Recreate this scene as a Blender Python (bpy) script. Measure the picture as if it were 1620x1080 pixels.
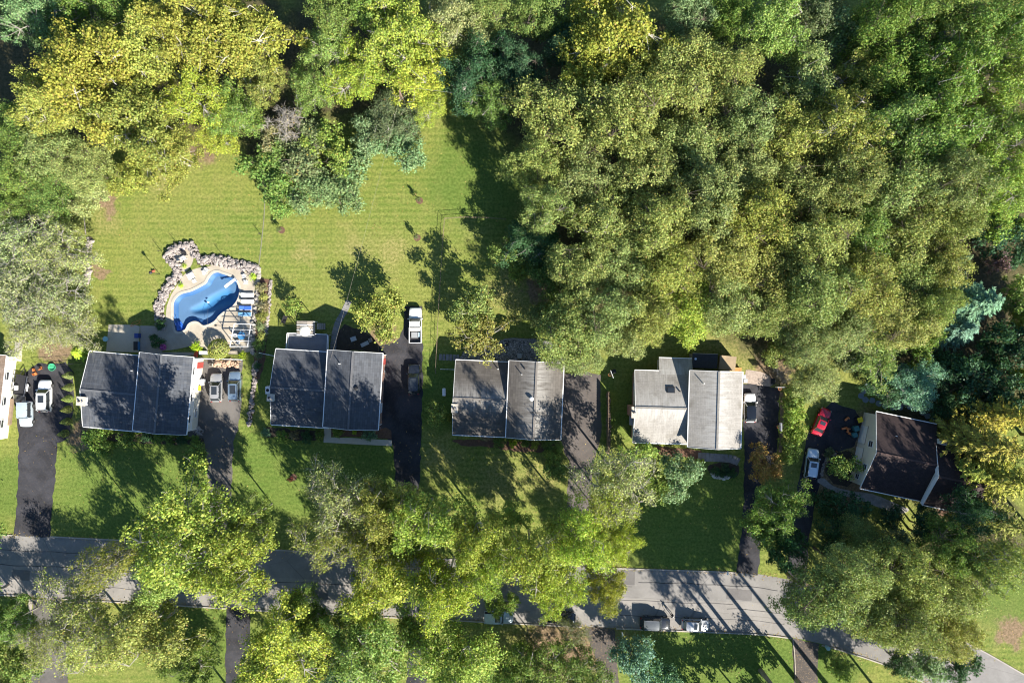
import bpy, bmesh, math, random
import numpy as np
from mathutils import Vector, Matrix, noise

for o in list(bpy.data.objects):
    bpy.data.objects.remove(o)
SC = bpy.context.scene
COL = SC.collection
R = math.radians
HCAM = 110.0            # flying height of the camera, metres; 10 photo pixels are one metre of ground

# ------------------------------------------------------------------ camera, sky, sun, exposure
cam_data = bpy.data.cameras.new('camera')
cam_data.sensor_width = 36.0
cam_data.lens = 36.0 * HCAM / 162.0
cam_data.clip_end = 2000.0
cam = bpy.data.objects.new('camera', cam_data)
cam.location = (0, 0, HCAM)
COL.objects.link(cam)
SC.camera = cam

SUN_EL, SUN_AZ = R(34.0), R(142.0)      # azimuth clockwise from the top of the picture
world = bpy.data.worlds.new('World')
SC.world = world
world.use_nodes = True
wn = world.node_tree
sky = wn.nodes.new('ShaderNodeTexSky')
sky.sky_type = 'NISHITA'
sky.sun_disc = False
sky.sun_elevation = SUN_EL
sky.sun_rotation = SUN_AZ
sky.air_density = 1.1
sky.dust_density = 0.05
sky.ozone_density = 5.0
wn.links.new(sky.outputs[0], wn.nodes['Background'].inputs[0])
wn.nodes['Background'].inputs[1].default_value = 0.068

sun_data = bpy.data.lights.new('sun', 'SUN')
sun_data.energy = 5.0
sun_data.angle = R(0.55)
sun_data.color = (1.0, 0.935, 0.82)
sun = bpy.data.objects.new('sun', sun_data)
COL.objects.link(sun)
to_sun = Vector((math.sin(SUN_AZ) * math.cos(SUN_EL), math.cos(SUN_AZ) * math.cos(SUN_EL), math.sin(SUN_EL)))
sun.rotation_euler = (-to_sun).to_track_quat('-Z', 'Y').to_euler()
sun.location = to_sun * 150

SC.view_settings.view_transform = 'Standard'
SC.view_settings.look = 'None'
SC.view_settings.gamma = 1.0
SC.view_settings.exposure = 1.42
SC.render.engine = 'CYCLES'
SC.cycles.max_bounces = 4
SC.cycles.diffuse_bounces = 2
SC.cycles.transmission_bounces = 2
SC.cycles.transparent_max_bounces = 6
SC.cycles.filter_width = 1.1

# ------------------------------------------------------------------ helpers
def G(px, py, z=0.0):
    """World point at height z that stands at a given spot of the survey grid."""
    k = (HCAM - z) / HCAM / 10.0
    return Vector(((px - 810) * k, (540 - py) * k, z))

def tag(o, label=None, cat=None, group=None, kind=None):
    if label: o['label'] = label
    if cat: o['category'] = cat
    if group: o['group'] = group
    if kind: o['kind'] = kind
    return o

def thing(name, label, cat, loc=(0, 0, 0), rotz=0.0, group=None):
    o = bpy.data.objects.new(name, None)
    o.empty_display_size = 0.2
    COL.objects.link(o)
    o.location = loc
    o.rotation_euler = (0, 0, rotz)
    return tag(o, label, cat, group)

def mobj(name, me, parent=None, loc=(0, 0, 0), rotz=0.0):
    o = bpy.data.objects.new(name, me)
    COL.objects.link(o)
    o.parent = parent
    o.location = loc
    o.rotation_euler = (0, 0, rotz)
    return o

def copy_tree(o, parent=None):
    c = o.copy()
    COL.objects.link(c)
    c.parent = parent
    for ch in list(o.children):
        copy_tree(ch, c)
    return c

class MB:
    """Collects vertices and faces, then links them as one mesh object."""
    def __init__(s):
        s.v = []; s.f = []; s.uv = None
    def add(s, vs, fs):
        n = len(s.v)
        s.v += [tuple(p) for p in vs]
        s.f += [tuple(i + n for i in f) for f in fs]
        return s
    def box(s, c, d, rz=0.0, top=1.0, m=None):
        cx, cy, cz = c; hx, hy, hz = d[0] / 2, d[1] / 2, d[2] / 2
        vs = []
        for z, k in ((-hz, 1.0), (hz, top)):
            for x, y in ((-hx, -hy), (hx, -hy), (hx, hy), (-hx, hy)):
                x *= k; y *= k
                p = Vector((x * math.cos(rz) - y * math.sin(rz) + cx, x * math.sin(rz) + y * math.cos(rz) + cy, z + cz))
                vs.append(m @ p if m else p)
        return s.add(vs, [(3, 2, 1, 0), (4, 5, 6, 7), (0, 1, 5, 4), (1, 2, 6, 5), (2, 3, 7, 6), (3, 0, 4, 7)])
    def tube(s, pts, rad, n=6, cap=True):
        pts = [Vector(p) for p in pts]
        if not isinstance(rad, (list, tuple)): rad = [rad] * len(pts)
        base = len(s.v); up = None
        for i, p in enumerate(pts):
            t = (pts[min(i + 1, len(pts) - 1)] - pts[max(i - 1, 0)]).normalized()
            if up is None:
                up = t.orthogonal().normalized()
            up = (up - t * up.dot(t))
            up = up.normalized() if up.length > 1e-6 else t.orthogonal().normalized()
            b = t.cross(up)
            for k in range(n):
                a = 2 * math.pi * k / n
                s.v.append(tuple(p + (up * math.cos(a) + b * math.sin(a)) * rad[i]))
        for i in range(len(pts) - 1):
            for k in range(n):
                a = base + i * n + k; b2 = base + i * n + (k + 1) % n
                s.f.append((a, b2, b2 + n, a + n))
        if cap:
            s.f.append(tuple(base + k for k in reversed(range(n))))
            e = base + (len(pts) - 1) * n
            s.f.append(tuple(e + k for k in range(n)))
        return s
    def cyl(s, c, r, h, n=14, r2=None):
        return s.tube([c, (c[0], c[1], c[2] + h)], [r, r if r2 is None else r2], n)
    def lathe(s, c, prof, n=16):
        base = len(s.v)
        for r, z in prof:
            for k in range(n):
                a = 2 * math.pi * k / n
                s.v.append((c[0] + r * math.cos(a), c[1] + r * math.sin(a), c[2] + z))
        for i in range(len(prof) - 1):
            for k in range(n):
                a = base + i * n + k; b = base + i * n + (k + 1) % n
                s.f.append((a, b, b + n, a + n))
        s.f.append(tuple(base + k for k in reversed(range(n))))
        e = base + (len(prof) - 1) * n
        s.f.append(tuple(e + k for k in range(n)))
        return s
    def prism(s, poly, z0, z1):
        n = len(poly); base = len(s.v)
        ar = sum(poly[i][0] * poly[(i + 1) % n][1] - poly[(i + 1) % n][0] * poly[i][1] for i in range(n))
        if ar < 0: poly = poly[::-1]
        for z in (z0, z1):
            for p in poly: s.v.append((p[0], p[1], z))
        s.f.append(tuple(base + i for i in reversed(range(n))))
        s.f.append(tuple(base + n + i for i in range(n)))
        for i in range(n):
            j = (i + 1) % n
            s.f.append((base + i, base + j, base + n + j, base + n + i))
        return s
    def quad(s, a, b, c, d):
        return s.add([a, b, c, d], [(0, 1, 2, 3)])
    def stone(s, c, r, rnd, flat=0.7):
        """A rough lump: a jittered icosahedron."""
        t = (1 + 5 ** 0.5) / 2
        raw = [(-1, t, 0), (1, t, 0), (-1, -t, 0), (1, -t, 0), (0, -1, t), (0, 1, t), (0, -1, -t), (0, 1, -t), (t, 0, -1), (t, 0, 1), (-t, 0, -1), (-t, 0, 1)]
        fs = [(0, 11, 5), (0, 5, 1), (0, 1, 7), (0, 7, 10), (0, 10, 11), (1, 5, 9), (5, 11, 4), (11, 10, 2), (10, 7, 6), (7, 1, 8), (3, 9, 4), (3, 4, 2), (3, 2, 6), (3, 6, 8), (3, 8, 9), (4, 9, 5), (2, 4, 11), (6, 2, 10), (8, 6, 7), (9, 8, 1)]
        a = rnd.uniform(0, 6.28); ca, sa = math.cos(a), math.sin(a)
        sx, sy = rnd.uniform(0.7, 1.3), rnd.uniform(0.6, 1.0)
        vs = []
        for x, y, z in raw:
            k = r / 1.9 * rnd.uniform(0.8, 1.15)
            x, y, z = x * k * sx, y * k * sy, z * k * flat
            vs.append((c[0] + x * ca - y * sa, c[1] + x * sa + y * ca, c[2] + z))
        return s.add(vs, fs)
    def mesh(s, name, mat, smooth=False):
        me = bpy.data.meshes.new(name)
        me.from_pydata(s.v, [], s.f)
        if mat: me.materials.append(mat)
        if smooth: me.polygons.foreach_set('use_smooth', [True] * len(me.polygons))
        me.update()
        return me
    def build(s, name, mat, parent=None, loc=(0, 0, 0), rotz=0.0, smooth=False):
        return mobj(name, s.mesh(name, mat, smooth), parent, loc, rotz)

def smooth_mesh(o, deg=40):
    """Shade smooth below an angle."""
    me = o.data
    bm = bmesh.new(); bm.from_mesh(me)
    bmesh.ops.recalc_face_normals(bm, faces=bm.faces)
    for e in bm.edges:
        e.smooth = len(e.link_faces) == 2 and e.calc_face_angle(0) < R(deg)
    for f in bm.faces: f.smooth = True
    bm.to_mesh(me); bm.free()
    return o

def bevel_mesh(o, w=0.02, seg=2):
    bm = bmesh.new(); bm.from_mesh(o.data)
    bmesh.ops.recalc_face_normals(bm, faces=bm.faces)
    bmesh.ops.bevel(bm, geom=[e for e in bm.edges if e.calc_face_angle(0) > R(25)], offset=w, segments=seg, affect='EDGES', clamp_overlap=True)
    bm.to_mesh(o.data); bm.free()
    return smooth_mesh(o, 45)

# ------------------------------------------------------------------ materials
MATS = {}
class NT:
    def __init__(s, name):
        s.m = bpy.data.materials.new(name); s.m.use_nodes = True
        s.t = s.m.node_tree; s.b = s.t.nodes['Principled BSDF']; s.out = s.t.nodes['Material Output']
    def n(s, typ, **kw):
        nd = s.t.nodes.new('ShaderNode' + typ)
        for k, v in kw.items():
            if hasattr(nd, k): setattr(nd, k, v)
        return nd
    def l(s, a, b): s.t.links.new(a, b)
    def val(s, sock, v):
        if isinstance(v, bpy.types.NodeSocket): s.l(v, sock)
        elif isinstance(v, (tuple, list)) and len(v) == 3 and sock.type == 'RGBA': sock.default_value = (*v, 1)
        else: sock.default_value = v
    def coord(s, kind='Object'):
        if kind == 'World': return s.n('NewGeometry').outputs['Position']
        return s.n('TexCoord').outputs[kind]
    def noise(s, vec, scale, detail=4, rough=0.55, dist=0.0):
        nd = s.n('TexNoise'); s.l(vec, nd.inputs['Vector'])
        nd.inputs['Scale'].default_value = scale; nd.inputs['Detail'].default_value = detail
        nd.inputs['Roughness'].default_value = rough; nd.inputs['Distortion'].default_value = dist
        return nd.outputs['Fac']
    def stretch(s, vec, sc, rot=(0, 0, 0)):
        nd = s.n('Mapping'); s.l(vec, nd.inputs[0]); nd.inputs['Scale'].default_value = sc; nd.inputs['Rotation'].default_value = rot
        return nd.outputs[0]
    def ramp(s, fac, lo, hi):
        nd = s.n('MapRange'); nd.interpolation_type = 'SMOOTHSTEP'
        s.val(nd.inputs[0], fac); nd.inputs[1].default_value = lo; nd.inputs[2].default_value = hi
        return nd.outputs[0]
    def mix(s, fac, a, b, mode='MIX'):
        nd = s.n('Mix'); nd.data_type = 'RGBA'; nd.blend_type = mode
        s.val(nd.inputs[0], fac); s.val(nd.inputs[6], a); s.val(nd.inputs[7], b)
        return nd.outputs[2]
    def math(s, op, a, b=0.5, c=None):
        nd = s.n('Math'); nd.operation = op
        s.val(nd.inputs[0], a); s.val(nd.inputs[1], b)
        if c is not None: s.val(nd.inputs[2], c)
        return nd.outputs[0]
    def bump(s, h, strength=0.4, dist=0.02):
        nd = s.n('Bump'); nd.inputs['Strength'].default_value = strength; nd.inputs['Distance'].default_value = dist
        s.l(h, nd.inputs['Height']); s.l(nd.outputs[0], s.b.inputs['Normal'])
    def col(s, c): s.val(s.b.inputs['Base Color'], c)
    def set(s, **kw):
        for k, v in kw.items(): s.b.inputs[k.replace('_', ' ')].default_value = v
        return s

def mix3(a, b, t): return tuple(x * (1 - t) + y * t for x, y in zip(a, b))

def rough(name, c, var=0.25, scale=1.5, fine=18.0, rgh=0.85, bump=0.3, bdist=0.01, kind='Object', c2=None, spec=0.3):
    """A matt surface with broad and fine variation of its colour and a little relief."""
    if name in MATS: return MATS[name]
    s = NT(name); v = s.coord(kind)
    a = s.noise(v, scale, 5, 0.6, 0.3); b = s.noise(v, fine, 3, 0.6)
    lo = c2 or tuple(x * (1 - var) for x in c); hi = tuple(min(1, x * (1 + var)) for x in c)
    base = s.mix(s.ramp(a, 0.3, 0.7), lo, hi)
    base = s.mix(0.55, base, s.mix(b, tuple(x * (1 - var) for x in c), hi), 'MIX')
    s.col(base); s.set(Roughness=rgh, Specular_IOR_Level=spec)
    if bump: s.bump(b, bump, bdist)
    MATS[name] = s.m
    return s.m

def glossy(name, c, rgh=0.3, metal=0.0, coat=0.0, spec=0.5):
    if name in MATS: return MATS[name]
    s = NT(name); v = s.coord()
    a = s.noise(v, 2.2, 3)
    s.col(s.mix(a, tuple(x * 0.9 for x in c), tuple(min(1, x * 1.06) for x in c)))
    rr = s.n('MapRange'); s.l(s.noise(v, 9, 3), rr.inputs[0]); rr.inputs[3].default_value = rgh * 0.8; rr.inputs[4].default_value = rgh * 1.3
    s.l(rr.outputs[0], s.b.inputs['Roughness'])
    s.set(Metallic=metal, Coat_Weight=coat, Coat_Roughness=0.06, Specular_IOR_Level=spec)
    MATS[name] = s.m
    return s.m

def blob(s, vec, cx, cy, r, soft=0.5):
    """1 inside a soft disc on the ground, ragged by the caller's distorted vector."""
    c = G(cx, cy)
    d = s.n('VectorMath'); d.operation = 'DISTANCE'
    s.l(vec, d.inputs[0]); d.inputs[1].default_value = (c.x, c.y, 0)
    return s.ramp(d.outputs['Value'], r, r * (1 - soft)) if False else s.math('SUBTRACT', 1.0, s.ramp(d.outputs['Value'], r * (1 - soft), r))

def ground_mat():
    s = NT('lawn_and_soil'); pos = s.coord('World')
    warp = s.n('TexNoise'); s.l(pos, warp.inputs['Vector']); warp.inputs['Scale'].default_value = 0.35; warp.inputs['Detail'].default_value = 8; warp.inputs['Roughness'].default_value = 0.68
    w = s.n('VectorMath'); w.operation = 'SUBTRACT'; s.l(warp.outputs['Color'], w.inputs[0]); w.inputs[1].default_value = (0.5, 0.5, 0.5)
    w2 = s.n('VectorMath'); w2.operation = 'MULTIPLY'; s.l(w.outputs[0], w2.inputs[0]); w2.inputs[1].default_value = (9.0, 9.0, 0)
    w3 = s.n('VectorMath'); w3.operation = 'ADD'; s.l(pos, w3.inputs[0]); s.l(w2.outputs[0], w3.inputs[1])
    wv = w3.outputs[0]
    big = s.noise(pos, 0.06, 5, 0.6); mid = s.noise(pos, 0.45, 5, 0.65); fine = s.noise(pos, 2.6, 6, 0.75); tiny = s.noise(pos, 18.0, 3, 0.7)
    lush = (0.118, 0.170, 0.030); dry = (0.235, 0.222, 0.070)
    c = s.mix(s.ramp(big, 0.35, 0.65), lush, (0.172, 0.198, 0.044))
    c = s.mix(s.math('MULTIPLY', s.ramp(mid, 0.42, 0.75), 0.65), c, dry)
    # mowing rows, faint, bent a little by the warp
    mow = s.n('TexWave'); mow.wave_type = 'BANDS'; mow.bands_direction = 'Y'
    s.l(s.stretch(pos, (0.25, 1, 1)), mow.inputs['Vector']); mow.inputs['Scale'].default_value = 0.32; mow.inputs['Distortion'].default_value = 1.6; mow.inputs['Detail'].default_value = 3
    c = s.mix(s.math('MULTIPLY', mow.outputs['Fac'], 0.5), c, (0.225, 0.245, 0.062))
    straw = s.noise(s.stretch(pos, (0.35, 2.2, 1)), 1.1, 5, 0.7)
    c = s.mix(s.math('MULTIPLY', s.ramp(straw, 0.52, 0.8), 0.45), c, (0.235, 0.215, 0.075))
    # dry straw-coloured patches
    for cx, cy, r in ((815, 470, 5.5), (800, 455, 4), (250, 275, 5), (560, 385, 4), (1180, 560, 6), (1130, 545, 4), (1590, 985, 5), (690, 720, 5), (170, 350, 4), (750, 360, 3), (820, 1000, 6), (1020, 1010, 5), (790, 760, 6), (860, 760, 5), (70, 975, 3), (620, 400, 4), (480, 400, 3)):
        c = s.mix(s.math('MULTIPLY', blob(s, wv, cx, cy, r, 0.8), s.math('MULTIPLY', s.ramp(fine, 0.3, 0.65), 0.7)), c, (0.265, 0.232, 0.09))
    # greener, deeper toned patches of lawn, mostly in the front yards
    for cx, cy, r in ((200, 770, 17), (440, 745, 12), (600, 740, 10), (1090, 830, 15), (1110, 1045, 17), (1230, 1050, 10), (330, 1020, 12), (1600, 930, 10), (1310, 1050, 8), (20, 770, 8), (760, 290, 12), (700, 620, 9), (450, 590, 8), (1000, 640, 7)):
        c = s.mix(s.math('MULTIPLY', blob(s, wv, cx, cy, r, 0.6), 0.75), c, s.mix(mid, (0.066, 0.132, 0.022), (0.120, 0.172, 0.034)))
    # bare earth and leaf litter
    for cx, cy, r in ((318, 238, 3.6), (172, 320, 2.4), (160, 430, 1.6), (85, 555, 3.0), (850, 455, 2.5), (770, 690, 2.5), (1225, 580, 4), (1330, 770, 6), (600, 545, 4), (1600, 1000, 3), (880, 1030, 7), (945, 1020, 5), (1500, 720, 5), (130, 690, 3), (1370, 690, 5)):
        c = s.mix(s.math('MULTIPLY', blob(s, wv, cx, cy, r, 0.5), 0.9), c, s.mix(fine, (0.17, 0.11, 0.07), (0.27, 0.19, 0.125)))
    # the woodland floor
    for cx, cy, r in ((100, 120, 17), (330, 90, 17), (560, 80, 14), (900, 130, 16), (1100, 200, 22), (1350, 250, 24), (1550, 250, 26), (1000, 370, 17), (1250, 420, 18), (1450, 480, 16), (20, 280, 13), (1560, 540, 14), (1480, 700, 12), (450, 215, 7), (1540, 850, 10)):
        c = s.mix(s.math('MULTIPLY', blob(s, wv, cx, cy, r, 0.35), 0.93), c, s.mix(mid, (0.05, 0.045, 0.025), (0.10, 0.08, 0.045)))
    c = s.mix(1.0, c, s.mix(s.ramp(fine, 0.3, 0.7), (0.6, 0.66, 0.56), (1.38, 1.32, 1.42)), 'MULTIPLY')
    c = s.mix(1.0, c, s.mix(tiny, (0.7, 0.7, 0.7), (1.28, 1.28, 1.28)), 'MULTIPLY')
    s.col(c); s.set(Roughness=0.9, Specular_IOR_Level=0.15)
    s.bump(s.math('ADD', s.math('MULTIPLY', fine, 1.0), s.math('MULTIPLY', tiny, 0.5)), 0.9, 0.12)
    return s.m

def asphalt(name, c, patch=0.25, leafy=0.0, crack=True):
    s = NT(name); pos = s.coord('World')
    a = s.noise(pos, 0.25, 5, 0.65, 0.5); b = s.noise(pos, 1.6, 5, 0.65); f = s.noise(pos, 22, 3, 0.7)
    col = s.mix(s.ramp(a, 0.3, 0.7), tuple(x * (1 - patch) for x in c), tuple(x * (1 + patch) for x in c))
    col = s.mix(s.math('MULTIPLY', s.ramp(b, 0.5, 0.8), 0.5), col, tuple(x * 1.35 for x in c))
    if crack:
        vo = s.n('TexVoronoi'); vo.feature = 'DISTANCE_TO_EDGE'; s.l(s.stretch(pos, (0.055, 0.13, 1)), vo.inputs['Vector']); vo.inputs['Scale'].default_value = 1.0
        s.l(pos, vo.inputs['Vector']) if False else None
        col = s.mix(s.math('MULTIPLY', s.math('SUBTRACT', 1.0, s.ramp(vo.outputs['Distance'], 0.0008, 0.004)), 0.45), col, tuple(x * 0.35 for x in c))
    if leafy:
        col = s.mix(s.math('MULTIPLY', s.ramp(s.noise(pos, 3.5, 5, 0.75), 0.5, 0.68), leafy), col, (0.24, 0.17, 0.10))
    col = s.mix(1.0, col, s.mix(f, (0.7, 0.7, 0.7), (1.3, 1.3, 1.3)), 'MULTIPLY')
    s.col(col); s.set(Roughness=0.88, Specular_IOR_Level=0.25)
    s.bump(f, 0.5, 0.015)
    MATS[name] = s.m
    return s.m

def shingles(name, c, streak=(0.3, 0.28, 0.25), amt=0.3, row=0.2, ridge=0.0, moss=0.0, wid=0.5, spread=0.2):
    """Courses of roof shingles laid out in metres along and down the slope (UV)."""
    s = NT(name); uv = s.coord('UV')
    br = s.n('TexBrick'); s.l(uv, br.inputs['Vector'])
    br.inputs['Scale'].default_value = 1.0; br.inputs['Brick Width'].default_value = wid; br.inputs['Row Height'].default_value = row
    br.inputs['Mortar Size'].default_value = 0.014; br.inputs['Mortar Smooth'].default_value = 0.3; br.inputs['Bias'].default_value = 0.0
    br.offset = 0.5
    s.val(br.inputs['Color1'], tuple(x * (1 - spread) for x in c)); s.val(br.inputs['Color2'], tuple(x * (1 + spread) for x in c)); s.val(br.inputs['Mortar'], tuple(x * (0.9 - 2 * spread) for x in c))
    col = br.outputs['Color']
    n1 = s.noise(s.stretch(uv, (2.6, 0.3, 1)), 1.0, 6, 0.75, 0.3)      # run-off streaks follow the slope
    n2 = s.noise(uv, 0.35, 4, 0.6)
    col = s.mix(s.math('MULTIPLY', s.ramp(n1, 0.42, 0.75), amt), col, streak)
    if ridge:                                                            # bleached band below the ridge
        sep = s.n('SeparateXYZ'); s.l(uv, sep.inputs[0])
        near = s.math('SUBTRACT', 1.0, s.ramp(sep.outputs[1], 0.0, 3.4))
        col = s.mix(s.math('MULTIPLY', s.math('MULTIPLY', near, s.ramp(n1, 0.3, 0.6)), ridge), col, (0.40, 0.39, 0.37))
    if moss:
        col = s.mix(s.math('MULTIPLY', s.ramp(n2, 0.5, 0.7), moss), col, (0.10, 0.085, 0.06))
    col = s.mix(1.0, col, s.mix(s.noise(uv, 14, 3, 0.7), (0.75, 0.75, 0.75), (1.22, 1.22, 1.22)), 'MULTIPLY')
    s.col(col); s.set(Roughness=0.85, Specular_IOR_Level=0.3)
    s.bump(br.outputs['Fac'], -0.5, 0.02)
    MATS[name] = s.m
    return s.m

def siding(name, c, step=0.2):
    s = NT(name); o = s.coord()
    sep = s.n('SeparateXYZ'); s.l(o, sep.inputs[0])
    fr = s.math('FRACT', s.math('DIVIDE', sep.outputs[2], step))
    n = s.noise(o, 1.2, 4)
    s.col(s.mix(n, tuple(x * 0.9 for x in c), tuple(min(1, x * 1.05) for x in c)))
    s.set(Roughness=0.6); s.bump(fr, 0.5, 0.02)
    MATS[name] = s.m
    return s.m

def brick_mat(name, c):
    s = NT(name); o = s.coord()
    br = s.n('TexBrick'); s.l(s.stretch(o, (1, 1, 1), (R(90), 0, 0)), br.inputs['Vector'])
    br.inputs['Scale'].default_value = 1.0; br.inputs['Brick Width'].default_value = 0.22; br.inputs['Row Height'].default_value = 0.075; br.inputs['Mortar Size'].default_value = 0.008
    s.val(br.inputs['Color1'], tuple(x * 0.8 for x in c)); s.val(br.inputs['Color2'], tuple(x * 1.2 for x in c)); s.val(br.inputs['Mortar'], (0.4, 0.38, 0.35))
    s.col(br.outputs['Color']); s.set(Roughness=0.85); s.bump(br.outputs['Fac'], -0.4, 0.01)
    MATS[name] = s.m
    return s.m

def leaf_mat(name, trans=0.3, hue=0.03, rgh=0.5, spec=0.22):
    """Foliage: colour of the tree from its object colour, varied leaf by leaf; a share turned for autumn."""
    s = NT(name)
    oi = s.n('ObjectInfo')
    at = s.n('Attribute'); at.attribute_name = 'leaf'
    sep = s.n('SeparateXYZ'); s.l(at.outputs['Vector'], sep.inputs[0])
    hsv = s.n('HueSaturation'); s.l(oi.outputs['Color'], hsv.inputs['Color'])
    mr = s.n('MapRange'); s.l(sep.outputs[0], mr.inputs[0]); mr.inputs[3].default_value = 0.5 - hue; mr.inputs[4].default_value = 0.5 + hue
    s.l(mr.outputs[0], hsv.inputs['Hue'])
    mv = s.n('MapRange'); s.l(sep.outputs[1], mv.inputs[0]); mv.inputs[3].default_value = 0.5; mv.inputs[4].default_value = 1.5
    s.l(mv.outputs[0], hsv.inputs['Value'])
    turned = s.math('LESS_THAN', sep.outputs[2], oi.outputs['Alpha'])
    col = s.mix(turned, hsv.outputs[0], s.mix(sep.outputs[0], (0.40, 0.34, 0.07), (0.34, 0.22, 0.08)))
    s.col(col); s.set(Roughness=rgh, Specular_IOR_Level=spec)
    tr = s.n('BsdfTranslucent'); s.l(s.mix(1.0, col, (1.15, 1.2, 0.6), 'MULTIPLY'), tr.inputs['Color'])
    mx = s.n('MixShader'); mx.inputs[0].default_value = trans
    s.l(s.b.outputs[0], mx.inputs[1]); s.l(tr.outputs[0], mx.inputs[2]); s.l(mx.outputs[0], s.out.inputs[0])
    MATS[name] = s.m
    return s.m

M_ground = ground_mat()
M_leaf = leaf_mat('broad_leaves')
M_needle = leaf_mat('needles', 0.12, 0.02, 0.6, 0.25)
M_bark = rough('bark', (0.13, 0.105, 0.08), 0.35, 3, 25, 0.9, 0.6, 0.02)
M_grey_bark = rough('grey_bark', (0.32, 0.295, 0.26), 0.3, 3, 25, 0.9, 0.5, 0.02)
M_white_bark = rough('white_bark', (0.50, 0.47, 0.41), 0.25, 2, 14, 0.8, 0.4, 0.02)
M_road = asphalt('old_road_asphalt', (0.205, 0.195, 0.185), 0.14)
M_drive_black = asphalt('sealed_black_asphalt', (0.036, 0.036, 0.042), 0.42, 0.12, crack=False)
M_drive_grey = asphalt('grey_asphalt', (0.115, 0.107, 0.10), 0.28, 0.1, crack=False)
M_drive_brown = asphalt('weathered_asphalt', (0.10, 0.088, 0.083), 0.2, 0.25, False)
M_drive_leafy = asphalt('leaf_strewn_asphalt', (0.075, 0.065, 0.06), 0.2, 0.75, False)
M_conc = rough('concrete', (0.46, 0.415, 0.345), 0.16, 0.5, 12, 0.85, 0.25, 0.008, 'World')
M_deck_conc = rough('pool_deck_concrete', (0.37, 0.325, 0.26), 0.25, 0.6, 9, 0.8, 0.25, 0.01, 'World')
M_patio = rough('patio_concrete', (0.36, 0.315, 0.265), 0.2, 0.4, 10, 0.85, 0.25, 0.01, 'World')
M_stone = rough('pale_rubble_stone', (0.29, 0.255, 0.235), 0.45, 2.3, 11, 0.85, 0.5, 0.02, 'World', c2=(0.13, 0.115, 0.12))
M_stone2 = rough('flag_stone', (0.21, 0.205, 0.20), 0.35, 1.3, 10, 0.8, 0.4, 0.01, 'World')
M_blue_stone = rough('blue_stone', (0.20, 0.24, 0.29), 0.25, 1.3, 10, 0.8, 0.4, 0.01, 'World')
M_kerb = rough('kerb_concrete', (0.34, 0.31, 0.27), 0.25, 0.8, 14, 0.85, 0.3, 0.01, 'World')
M_mulch = rough('mulch', (0.13, 0.075, 0.05), 0.45, 3, 20, 0.95, 0.8, 0.04, 'World')
M_wood = rough('weathered_timber', (0.21, 0.155, 0.11), 0.35, 2, 18, 0.85, 0.4, 0.01)
M_tan_wood = rough('new_timber', (0.50, 0.26, 0.09), 0.25, 2, 18, 0.8, 0.3, 0.01)
M_grey_wood = rough('silvered_timber', (0.33, 0.29, 0.245), 0.3, 2, 18, 0.85, 0.4, 0.01)
M_white = glossy('white_paint', (0.80, 0.80, 0.79), 0.45)
M_cream = siding('cream_siding', (0.70, 0.66, 0.57))
M_white_siding = siding('white_siding', (0.78, 0.78, 0.78))
M_brick = brick_mat('red_brick', (0.30, 0.15, 0.105))
M_window = glossy('window_glass', (0.03, 0.036, 0.042), 0.08, 0, 0, 0.9)
M_dark = rough('black_metal', (0.025, 0.025, 0.028), 0.3, 3, 20, 0.5, 0.1)
M_rubber = rough('rubber', (0.02, 0.02, 0.02), 0.3, 3, 25, 0.9, 0.3)
M_chrome = glossy('brushed_metal', (0.55, 0.55, 0.56), 0.3, 0.9)
M_plastic = {}
def plastic(name, c, rgh=0.45): return glossy(name, c, rgh)
M_soil = rough('dark_soil', (0.055, 0.045, 0.035), 0.4, 2, 14, 0.95, 0.7, 0.03, 'World')
# ------------------------------------------------------------------ the ground, road, drives and paths
def catmull(pts, n=6, closed=True):
    P = [Vector((p[0], p[1])) for p in pts]; out = []; m = len(P)
    for i in range(m if closed else m - 1):
        p0 = P[(i - 1) % m] if closed or i > 0 else P[i]
        p1 = P[i]; p2 = P[(i + 1) % m]
        p3 = P[(i + 2) % m] if closed or i + 2 < m else p2
        for k in range(n):
            t = k / n
            out.append(0.5 * ((2 * p1) + (p2 - p0) * t + (2 * p0 - 5 * p1 + 4 * p2 - p3) * t * t + (3 * p1 - p0 - 3 * p2 + p3) * t ** 3))
    if not closed: out.append(P[-1])
    return [(p.x, p.y) for p in out]

def ragged(pts, step=0.6, amp=0.07, seed=1):
    out = []; n = len(pts)
    for i in range(n):
        a = Vector(pts[i]); b = Vector(pts[(i + 1) % n]); d = b - a
        k = max(1, int(d.length / step)); nr = Vector((-d.y, d.x)).normalized() if d.length else Vector((0, 0))
        for j in range(k):
            p = a + d * j / k
            q = p + nr * amp * noise.noise((p.x * 0.9, p.y * 0.9, seed * 7.3)) * 2
            out.append((q.x, q.y))
    return out

def offset(poly, d):
    n = len(poly); out = []
    ar = sum(poly[i][0] * poly[(i + 1) % n][1] - poly[(i + 1) % n][0] * poly[i][1] for i in range(n))
    sg = 1 if ar > 0 else -1
    for i in range(n):
        a = Vector(poly[i - 1]); b = Vector(poly[(i + 1) % n]); t = (b - a).normalized()
        out.append((poly[i][0] + t.y * d * sg, poly[i][1] - t.x * d * sg))
    return out

def fill_mesh(name, loops, z, mat):
    bm = bmesh.new()
    for lp in loops:
        vs = [bm.verts.new((p[0], p[1], z)) for p in lp]
        for i in range(len(vs)): bm.edges.new((vs[i], vs[(i + 1) % len(vs)]))
    bmesh.ops.triangle_fill(bm, edges=bm.edges[:], use_beauty=True)
    for f in bm.faces:
        f.normal_update()
        if f.normal.z < 0: f.normal_flip()
    me = bpy.data.meshes.new(name); bm.to_mesh(me); bm.free(); me.materials.append(mat)
    return me

def W2(pts): return [tuple(G(*p)[:2]) for p in pts]

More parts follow.
